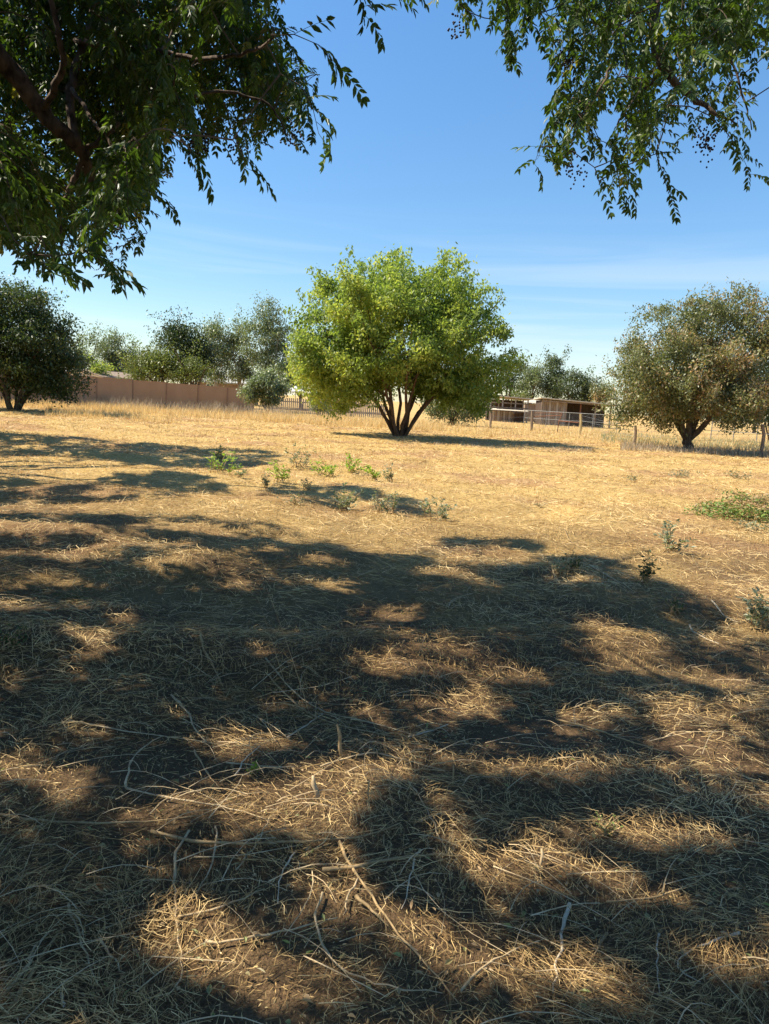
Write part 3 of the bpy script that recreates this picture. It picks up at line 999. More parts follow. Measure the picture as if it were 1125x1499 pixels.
# wooden posts of the near field fence
WP = [
    (717, 628, 602, .085, 'post_wood', 'leaning grey post, leftmost of the row by the sheds'),
    (777, 631, 601, .10, 'post_wood', 'dark crooked post in front of the gap between the sheds'),
    (848, 637, 606, .10, 'post_yellow', 'yellowish post at the end of the rusty gate frame'),
    (928, 651, 623, .085, 'post_wood', 'short post in the grass under the left side of the olive tree'),
    (1113, 670, 622, .085, 'post_wood', 'dark post right of the olive tree trunk by the picture edge'),
]
wp_pts = []
for px, yb, yt, r, mt, lab in WP:
    g = ground_at(px, yb)
    top = at(px + (yb - yt) * .06, yt, g[1])
    zb = float(gz(g[0], g[1]))
    h = top[2] - zb
    o = MB().tube(wob([[0, 0, -.1], [.02, 0, h * .35], [.01, .01, h * .7], [top[0] - g[0], 0, h]], .012), [r, r * .95, r * .9, r * .8], 8).build('fence_post', MT[mt], smooth=False)
    o.location = (g[0], g[1], zb)
    tag(o, lab, 'fence post', 'posts of the field fence')
    wp_pts.append((np.array([g[0], g[1], zb]), h))
for k, lab in enumerate(['thin fence wires from the leftmost post to the crooked post', None, 'thin fence wires from the gate frame to the post by the olive tree', 'thin fence wires passing behind the olive tree trunk']):
    if lab is None:
        continue
    (a, ha), (b_, hb) = wp_pts[k], wp_pts[k + 1]
    w = thing('wire_strands', lab, 'fence wire', a, 'wires of the field fence')
    for f in (.45, .7, .93):
        p0, p1 = np.array([0, .09, ha * f]), b_ - a + np.array([0, .09, hb * f])
        MB().tube([p0, (p0 + p1) / 2 - (0, 0, .06), p1], .005, 4, False).build('wire', MT['steel'], w)
g = ground_at(815, 634)
g[2] = gz(g[0], g[1])
ga = thing('gate_frame', 'rusty metal gate frame between the crooked and the yellowish post', 'gate', g)
p848 = wp_pts[2][0]
top = at(816, 616, g[1])
dx = p848[0] - g[0] - .13
dyy = p848[1] - g[1]
zt = top[2] - g[2]
MB().tube([[0, 0, -.05], [.06, 0, zt]], .035, 6).build('upright', MT['rust'], ga)
MB().tube([[.02, 0, zt], [dx, dyy, zt - .02]], .035, 6).build('rail', MT['rust'], ga)
MB().tube([[.1, 0, zt + .02], [.22, .02, zt + .55]], .03, 6).build('upright', MT['rust'], ga)
p777 = wp_pts[1][0] - g
MB().tube([[p777[0] + .1, p777[1], 1.0], [.2, .02, zt + .40]], .03, 6).build('rail', MT['rust'], ga)
MB().tube([[p777[0] + .1, p777[1], 1.25], [.22, .02, zt + .55]], .025, 6).build('rail', MT['rust'], ga)
# curved pipe at the right edge
g = ground_at(1122, 668)
MBp = MB().tube(bez([0, 0, -.05], [.1, 0, .9], [.3, 0, 1.3], 6), .022, 6)
o = MBp.build('bent_pipe', MT['rust'])
o.location = (g[0] + .05, g[1], gz(g[0], g[1]))
tag(o, 'thin bent rusty pipe standing at the right edge beside the dark post', 'pipe')

# ------------------------------------------------------------------ overhanging trees: leaves seen in the picture
LEFTC = [(-120, -160), (395, -160), (392, 15), (405, 60), (395, 95), (450, 120), (468, 180), (472, 218), (445, 212), (425, 240), (405, 232), (362, 262),
         (345, 240), (325, 226), (300, 250), (280, 240), (262, 212), (242, 225), (246, 285), (218, 300), (205, 345), (200, 375), (165, 372), (168, 400), (176, 438), (160, 428), (140, 412),
         (100, 392), (62, 402), (55, 425), (35, 385), (-5, 372), (-120, 400)]
RIGHTC = [(640, -160), (645, 15), (665, 45), (685, 50), (690, 35), (728, 22), (722, 70), (738, 98), (760, 92), (772, 40), (800, 40), (806, 60), (820, 100), (812, 118), (838, 130), (822, 160), (780, 168), (782, 200), (772, 232), (780, 268),
          (810, 250), (830, 262), (858, 262), (880, 250), (872, 300), (892, 290), (905, 322), (925, 300), (935, 285), (958, 290), (982, 310), (980, 280), (965, 240), (1000, 210), (1020, 218),
          (1035, 240), (1052, 215), (1072, 220), (1078, 262), (1102, 292), (1108, 240), (1122, 190), (1240, 190), (1240, -160)]
RHOLES = [(905, 165, 30, 26), (735, 0, 22, 22), (1060, 150, 22, 12), (870, 55, 16, 26), (1095, 215, 14, 20), (880, 200, 22, 14), (1100, 50, 18, 12), (945, 120, 16, 10), (990, 45, 12, 8)]
BITS = [[(512, -40), (548, -40), (546, 15), (528, 40), (515, 15)], [(566, -40), (590, -40), (588, 8), (574, 14)]]


def canopy_ok(x, y):
    a = inpoly(x, y, LEFTC)
    b_ = inpoly(x, y, RIGHTC)
    for hx, hy, rx, ry in RHOLES:
        b_ &= ~((((x - hx) / rx) ** 2 + ((y - hy) / ry) ** 2) < 1)
    c = np.zeros(a.shape, bool)
    for p in BITS:
        c |= inpoly(x, y, p)
    return a, b_, c


def shoots(n, xr, yr, dr, region, step=.055, count=9):
    """arching twigs with leaves; keep the leaves that stay inside the outline"""
    P, AZ, TW = [], [], []
    px = rng.uniform(*xr, n)
    py = rng.uniform(*yr, n)
    dd = rng.uniform(dr[0], dr[1], n)
    for a, b_, d in zip(px, py, dd):
        st = at(a, b_, d)
        az = rng.uniform(0, 2 * math.pi)
        ln = count * step
        t = np.linspace(0, 1, count)
        dx, dy = math.cos(az), math.sin(az)
        hor = ln * .55 * t
        pts = np.stack([st[0] + dx * hor, st[1] + dy * hor, st[2] - ln * .75 * t ** 1.7], -1)
        tip = pts[-1:] - (0, 0, .12)
        x, y, _ = proj(np.vstack([pts[:-1], tip]))
        ok = region(x, y)
        if limb_clear(x, y, d) and ok[-1] and ok[len(ok) // 2] and may_shade(pts, .03, False).mean() > .7:
            P.append(pts)
            AZ.append(az + np.where(np.arange(count) % 2, 1, -1) * rng.uniform(.5, 1.2, count))
            TW.append(pts)
    return P, AZ


LIMB_PX = np.array([(-30, 60), (10, 90), (35, 128), (60, 165), (85, 188), (110, 210), (125, 232), (112, 180), (100, 150), (112, 90), (95, 105), (400, 78), (330, 85)], float)


def limb_clear(x, y, d):
    if d > 5.15:
        return True
    q = np.hypot(x[:, None] - LIMB_PX[None, :, 0], y[:, None] - LIMB_PX[None, :, 1])
    return q.min() > 42


def rL(x, y): return canopy_ok(x, y)[0]
def rR(x, y): return canopy_ok(x, y)[1]


def build_overhang(name, label, base, trunk_top, PL, AZL, extraP, extraS, extraA, limbs, nlimb_target, rad, seed, leaf_parts=300, mat='leaf_over'):
    base = np.array(base, float)
    root = thing(name, label, 'tree', base)
    P = np.vstack(PL)
    AZ = np.concatenate(AZL)
    x, y, dz = proj(P)
    vis = (x > -20) & (x < 1150) & (y > -20) & (dz > .5)
    order = np.argsort(np.where(vis, dz, 99))
    # the leaves that show largest are parts of their own
    pick = order[:leaf_parts]
    for i in pick:
        o = bpy.data.objects.new('leaf', LEAFM[rng.integers(0, len(LEAFM))])
        col.objects.link(o)
        o.parent = root
        o.location = P[i] - base
        o.rotation_euler = (rng.normal(0, .3), rng.uniform(-.2, .9), AZ[i])
        s = rng.uniform(.6, .95)
        o.scale = (s, s, s)
    rest = np.ones(len(P), bool)
    rest[pick] = False
    rest = np.where(rest)[0]
    compound(P[rest] - base, AZ[rest], rng.uniform(-.2, 1.0, len(rest)), rng.uniform(.6, .95, len(rest)), rng.uniform(0, .97, len(rest)) ** 1.2, 'foliage', MT[mat], root)
    tw = MB()
    for p in PL:
        tw.tube(p - base, np.linspace(.0035, .0014, len(p)), 3, False)
    # limbs given as polylines, then twigs from the nearest limb point to each shoot
    lp = [np.array([trunk_top])]
    for pts, ra, rb in limbs:
        q = np.array(pts, float)
        t = np.linspace(0, 1, len(q))
        tt = np.linspace(0, 1, len(q) * 5)
        q = np.stack([np.interp(tt, t, q[:, k]) for k in range(3)], 1)
        for _ in range(4):
            q[1:-1] = (q[:-2] + q[1:-1] * 2 + q[2:]) / 4
        q[1:-1] += rng.normal(0, .005, (len(q) - 2, 3))
        MB().tube(q - base, np.linspace(ra, rb, len(q)) * (1 + .05 * rng.normal(size=len(q))), 8).build('limb', MT['bark_limb'], root, smooth=True)
        lp.append(q)
    lp = np.vstack(lp)
    order = np.argsort([np.min(np.linalg.norm(lp - p[0], axis=1)) for p in PL])
    nodes = np.zeros((len(lp) + 3 * len(PL), 3))
    nodes[:len(lp)] = lp
    cnt_ = len(lp)
    for i in order:
        p = PL[i]
        d = np.linalg.norm(nodes[:cnt_] - p[0], axis=1)
        j = int(np.argmin(d))
        if d[j] < .6:
            m_ = (nodes[j] + p[0]) / 2 + rng.normal(0, .12 * d[j], 3) + (0, 0, .10 * d[j])
            tw.tube(bez(nodes[j], m_, p[0], 4) - base, np.linspace(.0055, .0035, 4), 3, False)
        nodes[cnt_:cnt_ + 3] = p[[0, len(p) // 3, len(p) // 2]]
        cnt_ += 3
    if extraP is not None and len(extraP):
        compound(extraP - base, extraA, rng.uniform(-.2, .5, len(extraP)), extraS, rng.random(len(extraP)), 'upper_crown', MT['leaf_top'], root, templ=TEMPL_FAR)
    tw.build('twigs', MT['bark'], root, 'stuff')
    mb = MB()
    b0_ = np.zeros(3)
    tt_ = np.array(trunk_top) - base
    mb.tube(wob(bez((0, 0, -.15), tt_ * (.3, .3, .5), tt_, 8), rad * .1), np.linspace(rad * 1.3, rad * .8, 8), 10)
    mb.build('trunk', MT['bark'], root, smooth=True)
    return root


PL1, AZ1 = shoots(1900, (-60, 470), (-150, 410), (4.1, 7.6), rL)
PL1b, AZ1b = shoots(520, (-60, 250), (180, 400), (3.3, 5.0), rL)
PL1 += PL1b
AZ1 += AZ1b
# the long shoot reaching out to the right of the left canopy, and others on its outline
def manual(pts, d, cnt):
    q = np.array([at(x, y, d) for x, y in pts])
    t = np.linspace(0, 1, len(q))
    tt = np.linspace(0, 1, cnt)
    q = np.stack([np.interp(tt, t, q[:, k]) for k in range(3)], 1)
    return q, rng.uniform(-.6, .9, cnt)
for pts, d, c_ in [([(395, 52), (430, 50), (465, 65), (490, 92)], 3.6, 7), ([(410, 108), (440, 125), (458, 160), (466, 195)], 3.9, 7), ([(60, 345), (68, 370), (62, 400)], 3.1, 4),
                   ([(120, 365), (145, 380), (160, 405)], 3.2, 5), ([(20, 350), (35, 365), (50, 385)], 3.2, 4), ([(250, 200), (280, 215), (278, 235)], 3.8, 4),
                   ([(340, 205), (355, 225), (358, 245)], 3.8, 4), ([(205, 270), (225, 285), (235, 290)], 4.0, 4), ([(520, -20), (528, 5), (532, 20)], 4.2, 4), ([(585, -20), (578, -4)], 4.6, 3)]:
    q, a = manual(pts, d, c_)
    PL1.append(q)
    AZ1.append(a)
PL2, AZ2 = shoots(560, (630, 1230), (-150, 320), (4.6, 7.4), rR)
for pts, d, c_ in [([(668, -20), (672, 5), (668, 25)], 5.6, 5), ([(1060, 190), (1080, 215), (1098, 255)], 5.2, 6), ([(900, 230), (905, 262), (908, 292)], 5.2, 5),
                   ([(960, 225), (970, 255), (978, 282)], 5.2, 5), ([(740, 30), (738, 55), (742, 80)], 5.6, 4), ([(800, 190), (790, 215), (782, 240)], 5.4, 5), ([(870, 245), (876, 265), (880, 278)], 5.4, 3)]:
    q, a = manual(pts, d, c_)
    PL2.append(q)
    AZ2.append(a)

# leaves higher up and outside the picture, which throw the shade on the field
NS = 120000
gx = rng.uniform(-300, 1400, NS)
gy = 590 + 1000 * rng.random(NS)
keep = shade_mask(gx, gy) & (gy > 612)
gx, gy = gx[keep], gy[keep]
dd_ = np.array([ground_at(a, b_)[1] for a, b_ in zip(gx, gy)])
ee = .05 * np.clip(dd_ * .2 + .12, .45, 1.2) * FPX / dd_
keep = np.ones(len(gx), bool)
for ox, oy in ((1, 0), (-1, 0), (0, .5), (0, -.5)):
    keep &= shade_mask(gx + ox * ee, gy + oy * ee)
gx, gy = gx[keep], gy[keep]
dray = ray(0, 0)
G = np.array([ground_at(a, b_) for a, b_ in zip(gx, gy)])
# uniform over ground area: weight by area per pixel ~ d^3
wgt = G[:, 1] ** 3 / np.clip(G[:, 1] * .2 + .12, .45, 1.2) ** 2
thin = np.clip((vnoise(G[:, 0] * 3.1, G[:, 1] * 2.6, 77) - .33) * 3.2, .06, 1)
wgt = wgt * np.where(G[:, 1] < 3.6, .55 + .9 * thin, thin)
wgt = wgt * np.where((gx < 480) & (gy > 860) & (gy < 1010), np.maximum(thin, .7) / np.maximum(thin, .06) * 2.4, 1.0)
area_n = 19500
pr = wgt / wgt.sum()
near = G[:, 1] < 13.5
prn = np.where(near, pr, 0)
prf = np.where(~near, pr, 0)
sel = np.concatenate([rng.choice(len(G), area_n, p=prn / prn.sum()), rng.choice(len(G), 6500, p=prf / prf.sum())])
Gs = G[sel] + np.stack([rng.normal(0, .02, len(sel)), rng.normal(0, .02, len(sel)), np.zeros(len(sel))], 1)
out, outS = [], []
H = np.full(len(sel), -1.0)
for tr in range(14):
    todo = np.where(H < 0)[0]
    if not len(todo):
        break
    lo = 3.2 + .25 * tr
    nearg = Gs[todo][:, 1] < 4.4                # low boughs close to the viewer: crisp shade
    h = rng.uniform(lo - .3 * nearg, lo + np.where(nearg, .9, 3.0) + tr * .35, len(todo))
    Pp = Gs[todo].copy()
    Pp[:, 0] -= h * COT * SH[0]
    Pp[:, 1] -= h * COT * SH[1]
    Pp[:, 2] = h
    x, y, dz = proj(Pp)
    mar = 45 * 5 / np.maximum(dz, 2) + 12
    a, b_, c_ = canopy_ok(x, y + mar)
    offscreen = (dz < .3) | (x < -mar) | (x > 1125 + mar) | (y < -mar)
    ok = offscreen | (a & (dz > 4.5) & (rng.random(len(todo)) < .10)) | (b_ & (dz > 5) & (dz < 7.5) & (rng.random(len(todo)) < .10))
    H[todo[ok]] = h[ok]
ok = H > 0
Pc = Gs[ok].copy()
Hc = H[ok]
Pc[:, 0] -= Hc * COT * SH[0]
Pc[:, 1] -= Hc * COT * SH[1]
Pc[:, 2] = Hc
dG = Gs[ok][:, 1]
Sc = np.where(dG < 13.5, np.clip(dG * .2 + .12, .45, 1.2) * rng.uniform(.9, 1.2, len(dG)), rng.uniform(1.9, 2.6, len(dG)))
xi, yi, di = proj(Pc)
infr = (di > 0) & (xi > -30) & (xi < 1155) & (yi > -30)
Sc[infr] = np.minimum(Sc[infr], rng.uniform(.75, 1.0, infr.sum()))
AZc = rng.uniform(0, 6.283, len(Pc))
# shift so that the leaf's middle, not its stalk, sits on the ray
Pc[:, 0] -= np.cos(AZc) * .10 * Sc
Pc[:, 1] -= np.sin(AZc) * .10 * Sc
Pc[:, 2] += .03 * Sc
# unseen rest of the crown above and behind the viewer, added to block sky light
nb = 3200
Pb = np.stack([rng.uniform(-8, 6, nb), rng.uniform(-7, 3.2, nb), rng.uniform(3.4, 7.5, nb)], 1)
Pb = Pb[(((Pb[:, 0] + 1.2) / 7) ** 2 + ((Pb[:, 1] + 1.5) / 5.5) ** 2 + ((Pb[:, 2] - 4) / 4) ** 2 < 1)]
xb, yb_, db = proj(Pb)
Pb = Pb[may_shade(Pb, .16) & ((db < .3) | (yb_ < -160) | (xb < -160) | (xb > 1280))]
Pc = np.vstack([Pc, Pb])
Sc = np.concatenate([Sc, rng.uniform(1.1, 1.5, len(Pb))])
AZc = np.concatenate([AZc, rng.uniform(0, 6.283, len(Pb))])

def limbpx(pts):
    return [at(x, y, d) for x, y, d in pts]

TA, TB_, TC_, TD_ = np.array([-4.4, 2.6, 0]), np.array([6.2, 4.6, 0]), np.array([-10.5, 11.5, 0]), np.array([-18.5, 22.0, 0])
dist = np.stack([np.linalg.norm(Pc[:, :2] - t[:2], axis=1) for t in (TA, TC_, TD_)], 1)
own = np.argmin(dist + np.array([-1.5, 0, 0]), 1)
near_right = (Pc[:, 0] > 2.2) & (Pc[:, 1] < 9)
own[near_right] = 3

limbsA = [
    (np.vstack([[TA + (0, 0, 2.2)], limbpx([(-260, 10, 4.2), (-30, 60, 4.6), (10, 90, 4.7), (60, 165, 4.8), (110, 210, 4.9), (125, 232, 5.0), (132, 262, 5.1), (128, 300, 5.1)])]), .085, .018),
    (limbpx([(112, 212, 4.9), (100, 150, 5.0), (112, 90, 5.1), (140, 15, 5.2), (160, -80, 5.3)]), .03, .022),
    (limbpx([(60, 165, 4.8), (95, 100, 4.6), (80, 20, 4.5), (60, -80, 4.5)]), .022, .014),
    (limbpx([(122, 228, 5.0), (105, 270, 5.0), (85, 310, 4.9), (90, 360, 4.8)]), .022, .006),
    (limbpx([(120, 225, 5.0), (150, 200, 5.0), (190, 170, 5.1), (240, 150, 5.2), (330, 130, 5.3), (400, 150, 5.3), (420, 200, 5.3)]), .020, .005),
    (limbpx([(110, 60, 5.1), (200, 70, 4.9), (290, 85, 4.8), (370, 78, 4.2), (400, 55, 3.7)]), .020, .005),
    (limbpx([(105, 130, 5.0), (140, 180, 4.8), (190, 250, 4.6), (200, 320, 4.5)]), .014, .004),
    (limbpx([(180, 170, 5.1), (205, 120, 5.4), (260, 40, 5.6), (270, -80, 5.8)]), .016, .010),
    (np.array([TA + (0, 0, 2.3), [-4.0, 4.5, 4.2], [-3.5, 6.5, 6.0], [-3.0, 8.5, 7.5]]), .11, .03),
    (np.array([TA + (0, 0, 2.2), [-3.2, 1.5, 4.0], [-2.0, 1.0, 5.4], [-.6, 2.0, 6.4]]), .10, .03),
    (np.array([TA + (0, 0, 2.2), [-5.2, 3.0, 4.5], [-5.6, 5.0, 6.5], [-6.0, 7.5, 8.0]]), .09, .03),
    (np.array([TA + (0, 0, 2.2), [-4.8, 1.2, 3.8], [-4.6, -.8, 5.6], [-3.6, -1.8, 6.4]]), .09, .03),
]
limbsB = [
    (np.vstack([[TB_ + (0, 0, 2.6)], [[5.6, 5.0, 4.2]], limbpx([(1190, -120, 6.2), (1080, -90, 6.2), (960, -40, 6.1), (958, 20, 6.1), (962, 80, 6.0), (985, 118, 6.0), (1015, 145, 6.0), (1045, 165, 5.9), (1075, 180, 5.9)])]), .09, .006),
    (limbpx([(970, 92, 6.0), (955, 120, 6.0), (935, 140, 6.0), (912, 160, 6.0), (903, 190, 5.9), (900, 230, 5.8)]), .014, .004),
    (limbpx([(958, -30, 6.1), (930, 20, 6.0), (905, 70, 6.0), (880, 130, 5.9), (850, 170, 5.9), (820, 215, 5.8)]), .018, .004),
    (limbpx([(955, -40, 6.1), (900, -45, 6.1), (850, -20, 6.0), (835, 40, 5.9), (830, 95, 5.8)]), .018, .005),
    (limbpx([(1080, -90, 6.2), (1070, -10, 6.0), (1060, 60, 6.0), (1085, 130, 5.9), (1100, 190, 5.8)]), .018, .004),
    (limbpx([(850, -25, 6.0), (770, -50, 6.0), (700, -40, 5.9), (672, 0, 5.8)]), .012, .003),
]
ot = build_overhang('overhanging_tree', 'shady tree at the upper left whose leafy boughs hang in from the left edge', TA, TA + (0, 0, 2.4), PL1, AZ1, Pc[own == 0], Sc[own == 0], AZc[own == 0], limbsA, 0, .2, 1)
ot2 = build_overhang('overhanging_tree', 'tree at the upper right whose thin boughs and berries hang down from the top', TB_, TB_ + (-.1, .1, 2.8), PL2, AZ2, Pc[own == 3], Sc[own == 3], AZc[own == 3], limbsB, 0, .17, 2)

# berry clusters
def berries(root, base, spots):
    for (x, y, d, n) in spots:
        c0 = at(x, y, d)
        mb = MB()
        for i in range(n):
            o_ = rng.normal(0, 1, 3) * (.035, .035, .05)
            r = .0075
            th = [(-1, 0.35), (-.4, .95), (.4, .95), (1, .35)]
            mb.tube([o_ + (0, 0, a * r) for a, _ in th], [b_ * r for _, b_ in th], 6)
        o = mb.build('berry_cluster', MT['berry'], root, smooth=True)
        o.location = c0 - np.array(base)
        o['kind'] = 'stuff'
berries(ot2, TB_, [(827, 92, 5.8, 70), (820, 80, 5.8, 40), (1035, 212, 5.9, 60), (1030, 200, 5.9, 40), (907, 10, 6.0, 60), (668, 35, 5.8, 34), (1050, 22, 6.0, 50), (835, 235, 5.8, 30), (912, 200, 5.9, 30), (850, 255, 5.8, 22)])
berries(ot, TA, [(285, 212, 5.2, 60), (300, 205, 5.2, 40), (195, 290, 5.0, 50), (430, 200, 5.3, 34), (170, 330, 4.9, 40), (345, 215, 5.2, 30)])

# the two other shade trees standing to the left, outside the picture, whose shade crosses the field
for k, (tb, oi, lab) in enumerate([(TC_, 1, 'tall shade tree left of the view shading the middle of the field'), (TD_, 2, 'far shade tree left of the view shading the grass near the dark tree')]):
    root = thing('shade_tree', lab, 'tree', tb, 'shade trees left of the view')
    Pq = Pc[own == oi]
    compound(Pq - tb, AZc[own == oi], rng.uniform(-.2, .5, len(Pq)), Sc[own == oi], rng.random(len(Pq)), 'crown', MT['leaf_top'], root, templ=TEMPL_FAR)
    MB().tube(wob(bez((0, 0, -.1), (.1, 0, 1.5), (0, .1, 3.2), 6), .02), np.linspace(.28, .18, 6), 9).build('trunk', MT['bark'], root, smooth=True)
    for i in range(7):
        tip = Pq[rng.integers(0, len(Pq))] - tb
        MB().tube(wob(bez((0, .1, 3.1), tip * (.4, .4, .8), tip, 8), .05), np.linspace(.12, .015, 8), 6, False).build('limb', MT['bark'], root, smooth=True)

# ------------------------------------------------------------------ straw, thatch and standing grass
def scatter(n, d0, d1, pw=1.0, side=.62, extra=1.2):
    u = rng.random(n)
    d = d0 * (d1 / d0) ** (u ** pw)
    x = rng.uniform(-1, 1, n) * (d * side + extra)
    return x, d


def ribbons(name, x, y, z0, ang, pitch, ln, wd, curl, rnd, mat, label=None, cat=None):
    n = len(x)
    t = np.array([0, .5, 1.0])
    dx, dy = np.cos(ang), np.sin(ang)
    sx, sy = -dy, dx
    s = (t[None] - .5) * ln[:, None]
    side = curl[:, None] * (1 - (2 * t[None] - 1) ** 2) * ln[:, None]
    X = x[:, None] + dx[:, None] * s + sx[:, None] * side
    Y = y[:, None] + dy[:, None] * s + sy[:, None] * side
    Z = gz(X, Y) + z0[:, None] + s * np.tan(pitch)[:, None] + np.abs(curl)[:, None] * .5 * (1 - (2 * t[None] - 1) ** 2) * ln[:, None]
    Z = np.maximum(Z, gz(X, Y) + .003)
    w = wd[:, None] * np.array([.8, 1.0, .55])[None] / 2
    roll = rng.uniform(-1.0, 1.0, n)
    cx_, sx_ = np.cos(roll)[:, None], np.sin(roll)[:, None]
    ox, oy, oz = sx[:, None] * w * cx_, sy[:, None] * w * cx_, w * sx_
    V = np.stack([np.stack([X - ox, Y - oy, Z - oz], -1), np.stack([X + ox, Y + oy, Z + oz], -1)], 2)   # n,3,2,3
    b_ = (np.arange(n) * 6)[:, None, None]
    F = np.array([[0, 1, 3, 2], [2, 3, 5, 4]])[None] + b_
    me = np_mesh(name, V.reshape(-1, 3), F.reshape(-1, 4), mat, np.repeat(np.clip(rnd, 0, 1), 6))
    return me


N1 = 245000
x, y = scatter(N1, 1.35, 60, 1.0)
cover = vnoise(x / .9, y / .55, 21) * .6 + vnoise(x / .28, y / .22, 22) * .4
side_ = np.clip(.5 - x / (y * .9 + .3), 0, 1)
thr = np.where(y < 9, .56, .42) + np.clip((4.2 - y) / 2.2, 0, 1) * (.09 + .17 * side_)
cover = cover + (vnoise(x / 2.9, y / 1.9, 27) - .5) * .32 * np.clip((y - 4) / 4, 0, 1)
keepp = cover + rng.random(N1) * .40 > thr
x, y, cover = x[keepp], y[keepp], cover[keepp]
n = len(x)
swirl = (vnoise(x / .55, y / .45, 23) * 2 + vnoise(x / 2.3, y / 1.7, 24) * 2) * math.pi
ang = np.where(rng.random(n) < .5, swirl + rng.normal(0, .45, n), rng.uniform(0, math.pi, n))
k = np.clip(y, 2.4, None)
ln = rng.gamma(2.2, .022, n) * (k / 2.6) ** .42 + .010
wd = (.0006 + .00038 * k) * rng.uniform(.6, 1.5, n)
z0 = rng.random(n) ** 1.6 * .035 + .004 + np.clip(cover - .5, 0, 1) * .07
rv = rng.beta(1.25, 1.35, n) * .8 + (vnoise(x / .7, y / .6, 25) - .5) * .5 + np.clip((y - 3.5) / 30, 0, .12) + .055
me = ribbons('straw', x, y, z0, ang, np.clip(rng.normal(0, .13, n) * (1 + np.clip(y / 15, 0, 2)), -.5, .5), ln, wd, rng.normal(0, .09, n), rv, MT['straw'])
o = link('straw', me, kind='stuff')
tag(o, 'mown dry straw lying over the whole field', 'straw')
# stubble and upright stems
N2 = 75000
x, y = scatter(N2, 1.6, 48, .62)
kp = (vnoise(x / 1.3, y / 1.0, 41) + rng.random(len(x)) * .3) > .62
x, y = x[kp], y[kp]

def blades(x, y, h, wd, lean, rnd, name, mat, seg=2):
    n = len(x)
    a = rng.uniform(0, 6.283, n)
    fa = rng.uniform(0, math.pi, n)
    t = np.linspace(0, 1, seg + 1)
    z = gz(x, y)
    L_ = h * lean
    X = x[:, None] + np.cos(a)[:, None] * L_[:, None] * t ** 2
    Y = y[:, None] + np.sin(a)[:, None] * L_[:, None] * t ** 2
    Z = z[:, None] - .01 + h[:, None] * t
    w = wd[:, None] * (1 - .75 * t)[None] / 2
    ox, oy = np.cos(fa)[:, None] * w, np.sin(fa)[:, None] * w
    V = np.stack([np.stack([X - ox, Y - oy, Z], -1), np.stack([X + ox, Y + oy, Z], -1)], 2)
    k = (seg + 1) * 2
    F = np.array([[2 * i, 2 * i + 1, 2 * i + 3, 2 * i + 2] for i in range(seg)])[None] + (np.arange(n) * k)[:, None, None]
    return np_mesh(name, V.reshape(-1, 3), F.reshape(-1, 4), mat, np.repeat(np.clip(rnd, 0, 1), k))

n = len(x)
h = rng.uniform(.02, .07, n) * (1 + y / 45)
me = blades(x, y, h, (.0016 + .0004 * y) * rng.uniform(.7, 1.3, n), rng.uniform(0, .8, n), rng.random(n) * .8, 'stubble', MT['straw'])
tag(link('stubble', me, kind='stuff'), 'short upright straw stubble between the mown stalks', 'stubble')
# tall dry grass: near the wall, along the fence, round the trunks
def patch(n, pxr, dr, hr, mat, name, label, cl=1.0, wd=.02):
    d = rng.uniform(dr[0], dr[1], n)
    px = rng.uniform(pxr[0], pxr[1], n)
    x = (px - CX) / FPX * d
    kp = vnoise(x / 1.3, d / 1.1, 51) * .7 + rng.random(n) * .5 > .45 * cl
    x, d = x[kp], d[kp]
    m_ = len(x)
    h = rng.uniform(hr[0], hr[1], m_) * (.55 + .7 * vnoise(x / 1.0, d / .9, 52))
    me = blades(x, d, h, wd * rng.uniform(.5, 1.4, m_), rng.uniform(.1, .6, m_), rng.random(m_), name, mat)
    return tag(link(name, me, kind='stuff'), label, 'dry grass')
patch(20000, (-250, 470), (41, 53), (.18, .50), MT['grass'], 'tall_grass', 'tall golden dry grass in front of the brown wall')
patch(5000, (-100, 420), (50.0, 52.5), (.45, .85), MT['greygrass'], 'seed_heads', 'greyish feathery seed heads along the foot of the wall', .9)
patch(12000, (380, 640), (41, 58), (.2, .5), MT['grass'], 'tall_grass', 'golden grass between the picket fence and the big tree')
patch(15000, (640, 1200), (38, 72), (.15, .42), MT['grass'], 'tall_grass', 'pale dry grass around the field fence and sheds', .9)
patch(4200, (60, 260), (33, 39), (.12, .40), MT['grass'], 'tall_grass', 'thin dry grass in the shadow of the dark left tree', 1.25)
patch(4500, (900, 1130), (32.3, 36), (.12, .45), MT['greygrass'], 'tall_grass', 'brown grey grass clump round the olive tree trunk', 1.05)
patch(2500, (560, 860), (27, 32), (.05, .16), MT['greygrass'], 'tall_grass', 'low dull stubble in the shadow of the big round tree', 1.1)
# greenish ground cover near fence
patch(5000, (870, 1200), (40, 58), (.10, .28), MT['leaf_silver'], 'ground_cover', 'pale green low weeds beyond the field fence', 1.0, .04)

# fallen leaves and bits on the near ground
N4 = 1800
x, y = scatter(N4, 1.4, 9, 1.0)
D = rng.normal(0, 1, (N4, 3)) * (1, 1, .25)
Nn = rng.normal(0, .35, (N4, 3))
Nn[:, 2] += 1
P = np.stack([x, y, gz(x, y) + rng.uniform(.01, .035, N4)], 1)
V, F = leaflets(P, D, Nn, rng.uniform(.014, .034, N4), rng.uniform(.006, .014, N4), .3)
me = np_mesh('fallen_leaves', V, F, MT['leaf_brown'], np.repeat(rng.uniform(.45, 1, N4), 6))
tag(link('fallen_leaves', me, kind='stuff'), 'small fallen leaves scattered in the near straw', 'leaf litter')
N5 = 48000
x, y = scatter(N5, 1.35, 7, .9)
D = rng.normal(0, 1, (N5, 3)) * (1, 1, .25)
Nn = rng.normal(0, .5, (N5, 3))
Nn[:, 2] += 1
P = np.stack([x, y, gz(x, y) + rng.uniform(.002, .02, N5)], 1)
V, F = diamonds(P, D, Nn, rng.gamma(2.5, .006, N5) + .004, rng.uniform(.0012, .0042, N5))
